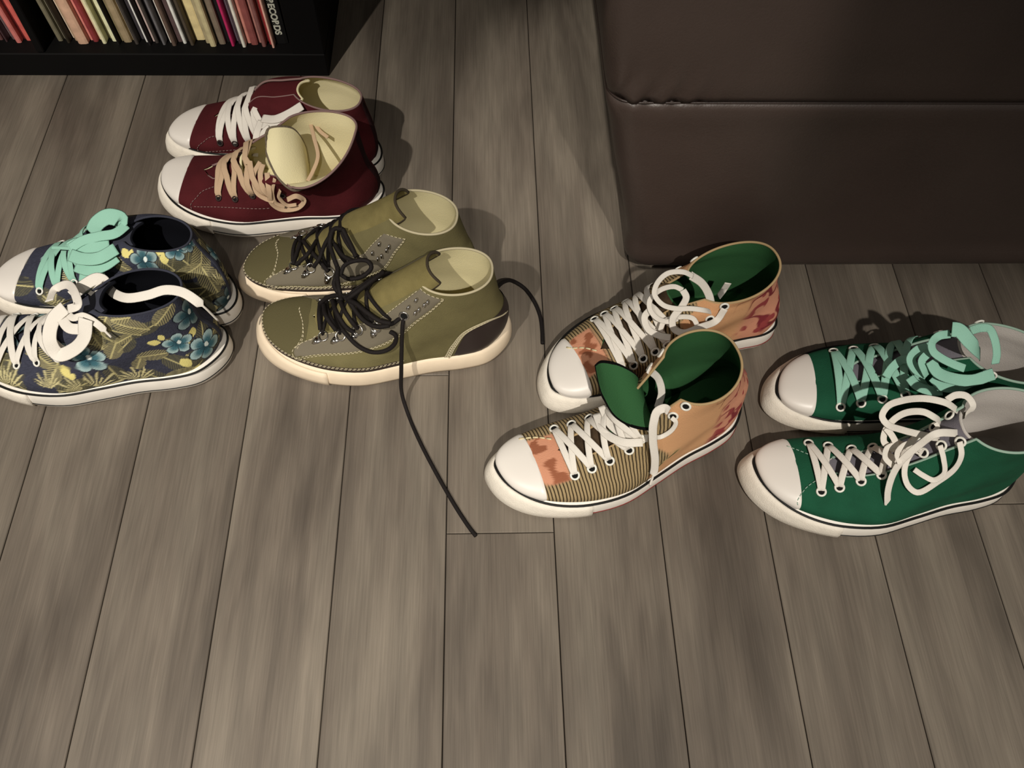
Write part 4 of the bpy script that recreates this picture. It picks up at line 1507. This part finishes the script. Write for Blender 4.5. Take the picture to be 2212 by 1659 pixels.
def floral_paint(s, flowers, yellows, feathers, fans, seed):
    r_ = np.random.default_rng(seed)

    def f(V, a, t):
        n = len(V)
        C = np.ones((n, 4), np.float32)
        C[:, :3] = srgb((58, 60, 74))
        nz = r_.random(n)
        C[:, :3] *= (0.75 + .5 * nz)[:, None]

        def loc(fr):
            c, nn, Tu, Tv = fr
            d = V - c
            ok = np.abs(d @ nn) < .03
            return d @ Tu, d @ Tv, ok

        def feather(fr, L_, ang, col=(172, 162, 118), dark=(84, 82, 64)):
            u, v, ok = loc(fr)
            ca, sa = math.cos(ang), math.sin(ang)
            sx, q = u * ca + v * sa, -u * sa + v * ca
            w_ = .30 * L_ * np.sqrt(np.clip(1 - (2 * sx / L_ - .1) ** 2, 0, 1))
            m_ = ok & (np.abs(q) < w_) & (np.abs(sx) < L_ * .55)
            ph = np.sin((sx + np.abs(q) * .9) * 2 * PI / .0034)
            blend(C, m_ * sstep(ph, -.7, .5) * .85, col)
            blend(C, m_ * (1 - sstep(ph, -.7, .5)) * .6, dark)
            blend(C, m_ * sstep(-np.abs(q), -.0012, -.0006), (196, 186, 134))

        def fan(fr, L_, ang, spread=1.25, col=(204, 194, 146)):
            u, v, ok = loc(fr)
            rr, th = np.hypot(u, v), np.arctan2(v, u)
            d = np.mod(th - ang + PI, 2 * PI) - PI
            lim = L_ * (.8 + .2 * np.cos(d * 14))
            m_ = ok & (np.abs(d) < spread) & (rr < lim)
            ph = np.cos(d * 24)
            wdt = 1 - .55 * np.clip(rr / L_, 0, 1)
            blend(C, m_ * sstep(ph, .55 - wdt, .95 - wdt), col)
            blend(C, m_ * (1 - sstep(ph, .55 - wdt, .95 - wdt)) * .45, (84, 80, 60))

        def flower(fr, R_, th0, tone=1.0):
            u, v, ok = loc(fr)
            rr, th = np.hypot(u, v) / R_, np.arctan2(v, u) - th0
            pet = np.abs(np.cos(2.5 * th))
            rad = .50 + .50 * pet ** .55
            m_ = ok & (rr < rad)
            blend(C, ok & (rr < rad * 1.08), (30, 34, 46))
            e = np.clip(rr / rad, 0, 1)
            base = np.array((72, 116, 128)) * tone
            blend(C, m_, base)
            blend(C, m_ * sstep(e, .5, .95) * .9, np.array((178, 204, 204)) * tone)
            blend(C, m_ * sstep(-e, -.5, -.1) * .8, np.array((34, 66, 80)) * tone)
            vein = np.abs(np.sin(12.5 * th))
            blend(C, m_ * sstep(-vein, -.25, -.05) * sstep(-e, -.8, -.5) * .7, np.array((30, 56, 70)) * tone)
            blend(C, m_ * sstep(-pet, -.22, -.08), (30, 36, 46))
            blend(C, ok & (np.hypot(u - .12 * R_, (v - .10 * R_) * .7) < .13 * R_), (222, 232, 228))

        def yellow(fr, L_, ang):
            u, v, ok = loc(fr)
            ca, sa = math.cos(ang), math.sin(ang)
            sx, q = u * ca + v * sa, -u * sa + v * ca
            w_ = .36 * L_ * (1 - (sx / (L_ * .55)) ** 2)
            blend(C, ok & (np.abs(q) < w_) & (np.abs(sx) < L_ * .55), (226, 214, 136))
        # faded leaves everywhere, then the figures seen on the near side
        aa, tt = r_.uniform(0, 2 * PI, 46), r_.uniform(.02, .9, 46)
        for i in range(46):
            p = s.S(aa[i], tt[i])
            nn = s._sgn(np.array([aa[i]]), np.array([tt[i]]))[0]
            Tu = unit(np.array([1.0, 0, 0]) - nn * nn[0])
            fr = (p, nn, Tu, np.cross(nn, Tu))
            if i % 7 == 3 and aa[i] > PI:
                flower(fr, .015, r_.uniform(0, 6))
            else:
                feather(fr, r_.uniform(.03, .045), r_.uniform(0, 6.28), (108, 104, 78), (66, 66, 58))
        for q in feathers:
            feather(near_frame(s, *Z2(q[0], q[1])), q[2] / 1850 / 3.607, math.radians(q[3]))
        for q in fans:
            fan(near_frame(s, *Z2(q[0], q[1])), q[2] / 1850 / 3.607, math.radians(q[3]))
        for q in yellows:
            yellow(near_frame(s, *Z2(q[0], q[1])), q[2] / 1850 / 3.607, math.radians(q[3]))
        for q in flowers:
            flower(near_frame(s, *Z2(q[0], q[1])), q[2] / 1620 / 3.607, math.radians(q[3]), q[4] if len(q) > 4 else 1.0)
        return C
    return f


nfp = floral_paint(nf, [(680, 1210, 130, 20), (1385, 1090, 100, 80), (1600, 1110, 125, 50), (1470, 860, 115, 10, .75), (110, 1040, 110, 40, .6), (500, 1150, 70, 0, .9)],
                   [(510, 1310, 110, 100), (560, 1350, 70, 60), (1200, 1085, 90, 160), (1255, 1045, 70, 100), (1450, 1240, 120, 110), (1500, 1000, 90, 70), (1540, 1270, 70, 50)],
                   [(880, 1150, 220, 60), (1200, 1180, 230, 175), (1000, 960, 260, -25), (1270, 880, 230, 40), (330, 1210, 240, 150), (1400, 1330, 260, 10), (420, 1330, 220, 60), (1680, 960, 160, 80), (800, 960, 200, 60), (760, 1080, 180, 100), (960, 1060, 150, 30), (1080, 1250, 170, 60), (250, 1120, 180, 40), (930, 900, 150, 10)],
                   [(110, 1450, 210, 95), (1100, 1410, 200, 90), (760, 1440, 240, 40), (640, 1450, 180, 140), (400, 1440, 150, 100)], 3)
nrp = floral_paint(nr, [(1120, 445, 100, 30, .85), (1365, 330, 80, 0, .9), (1780, 740, 110, 30, .6), (1450, 290, 60, 0, .8)],
                   [(975, 385, 90, 130), (1020, 385, 60, 80), (1280, 430, 90, 90), (1240, 360, 80, 20), (1340, 385, 60, 60)],
                   [(1570, 440, 300, 80), (1640, 600, 280, 110), (950, 490, 200, 150), (1460, 540, 220, 20), (760, 640, 200, 60), (1100, 560, 220, 10)],
                   [(440, 810, 150, 70), (540, 610, 120, 100), (1720, 640, 150, 70)], 4)
for s_, pt in ((nf, nfp), (nr, nrp)):
    s_.sole(RUBBER, BUMPW, INK, INK)
    s_.toe_cap(CAPW)
    s_.upper(NAVY, NAVYL, na=560, nt=130, paint=pt, binding=NAVYB)
    s_.tongue(NAVYB, NAVYL, ext=.010)
    s_.patch('heel_strip', [(PI - .06, 0), (PI - .06, .5), (PI - .06, .99)], [(PI + .06, 0), (PI + .06, .5), (PI + .06, .99)], NAVYB, .0010, 30, 6)
xn, xfar = eyelets(nf, [(-6, 795), (37.4, 789), (80.4, 783), (123, 774), (150, 758), (178, 735)], EYEW, r=.004)
nf.lacing(xn[:5], xfar[:5], WLACE, w=.009)
yn, yfar = eyelets(nr, [(86.5, 629), (126, 621.6), (162, 610.5), (190, 596), (222, 572)], EYEW, r=.004)
nr.lacing(yn, yfar, MINT, w=.009)
nl = lambda lst, **k: nf.ribbon(nf.pts(Z2, lst), WLACE, name=k.pop('name', 'lace_loop'), **k)
nl([(835, 650, .120), (900, 705, .128), (1000, 735, .138), (1150, 712, .146), (1290, 672, .152), (1420, 690, .150), (1560, 780, .140), (1700, 910, .105)], name='lace_end', w=.011, taper_end=True)
nl([(560, 720, .128), (650, 640, .132), (760, 585, .136), (810, 610, .134), (770, 680, .130), (720, 730, .128)], w=.014)
nf.ribbon(nf.pts(Z2, [(745, 890), (712, 1000), (610, 1085), (510, 1118), (468, 1040), (500, 930), (590, 850)], .013), WLACE, name='lace_loop', w=.016)
nf.ribbon(nf.pts(Z2, [(490, 830), (510, 755), (610, 725), (700, 765), (720, 830), (650, 860)], .018), WLACE, name='lace_loop', w=.010)
nf.ribbon(nf.pts(Z2, [(560, 850), (620, 900), (700, 880), (800, 920), (885, 1000)], .008), WLACE, name='lace_end', w=.008, taper_end=True)
nf.ribbon(nf.pts(Z2, [(530, 900), (600, 965), (690, 960)], .010), WLACE, name='lace_loop', w=.012)
cl = lambda lst, **k: nr.ribbon(nr.pts(Z2, lst), MINT, name=k.pop('name', 'lace_loop'), **k)
cl([(715, 235, .115), (760, 150, .128), (850, 100, .136), (935, 125, .134), (900, 170, .126)], w=.020)
cl([(545, 350, .110), (640, 290, .118), (770, 255, .124), (900, 230, .128), (985, 165, .130)], w=.012)
cl([(545, 400, .108), (650, 430, .114), (780, 420, .122), (905, 350, .126)], w=.015)
cl([(590, 480, .100), (700, 510, .108), (820, 470, .116), (905, 410, .120)], w=.016)
cl([(540, 360, .108), (600, 330, .112), (720, 320, .118), (850, 300, .120)], w=.020)
cl([(620, 560, .092), (720, 560, .098), (800, 510, .106)], w=.014)
cl([(560, 350, .108), (480, 345, .100), (400, 342, .092)], w=.004, name='lace_end')
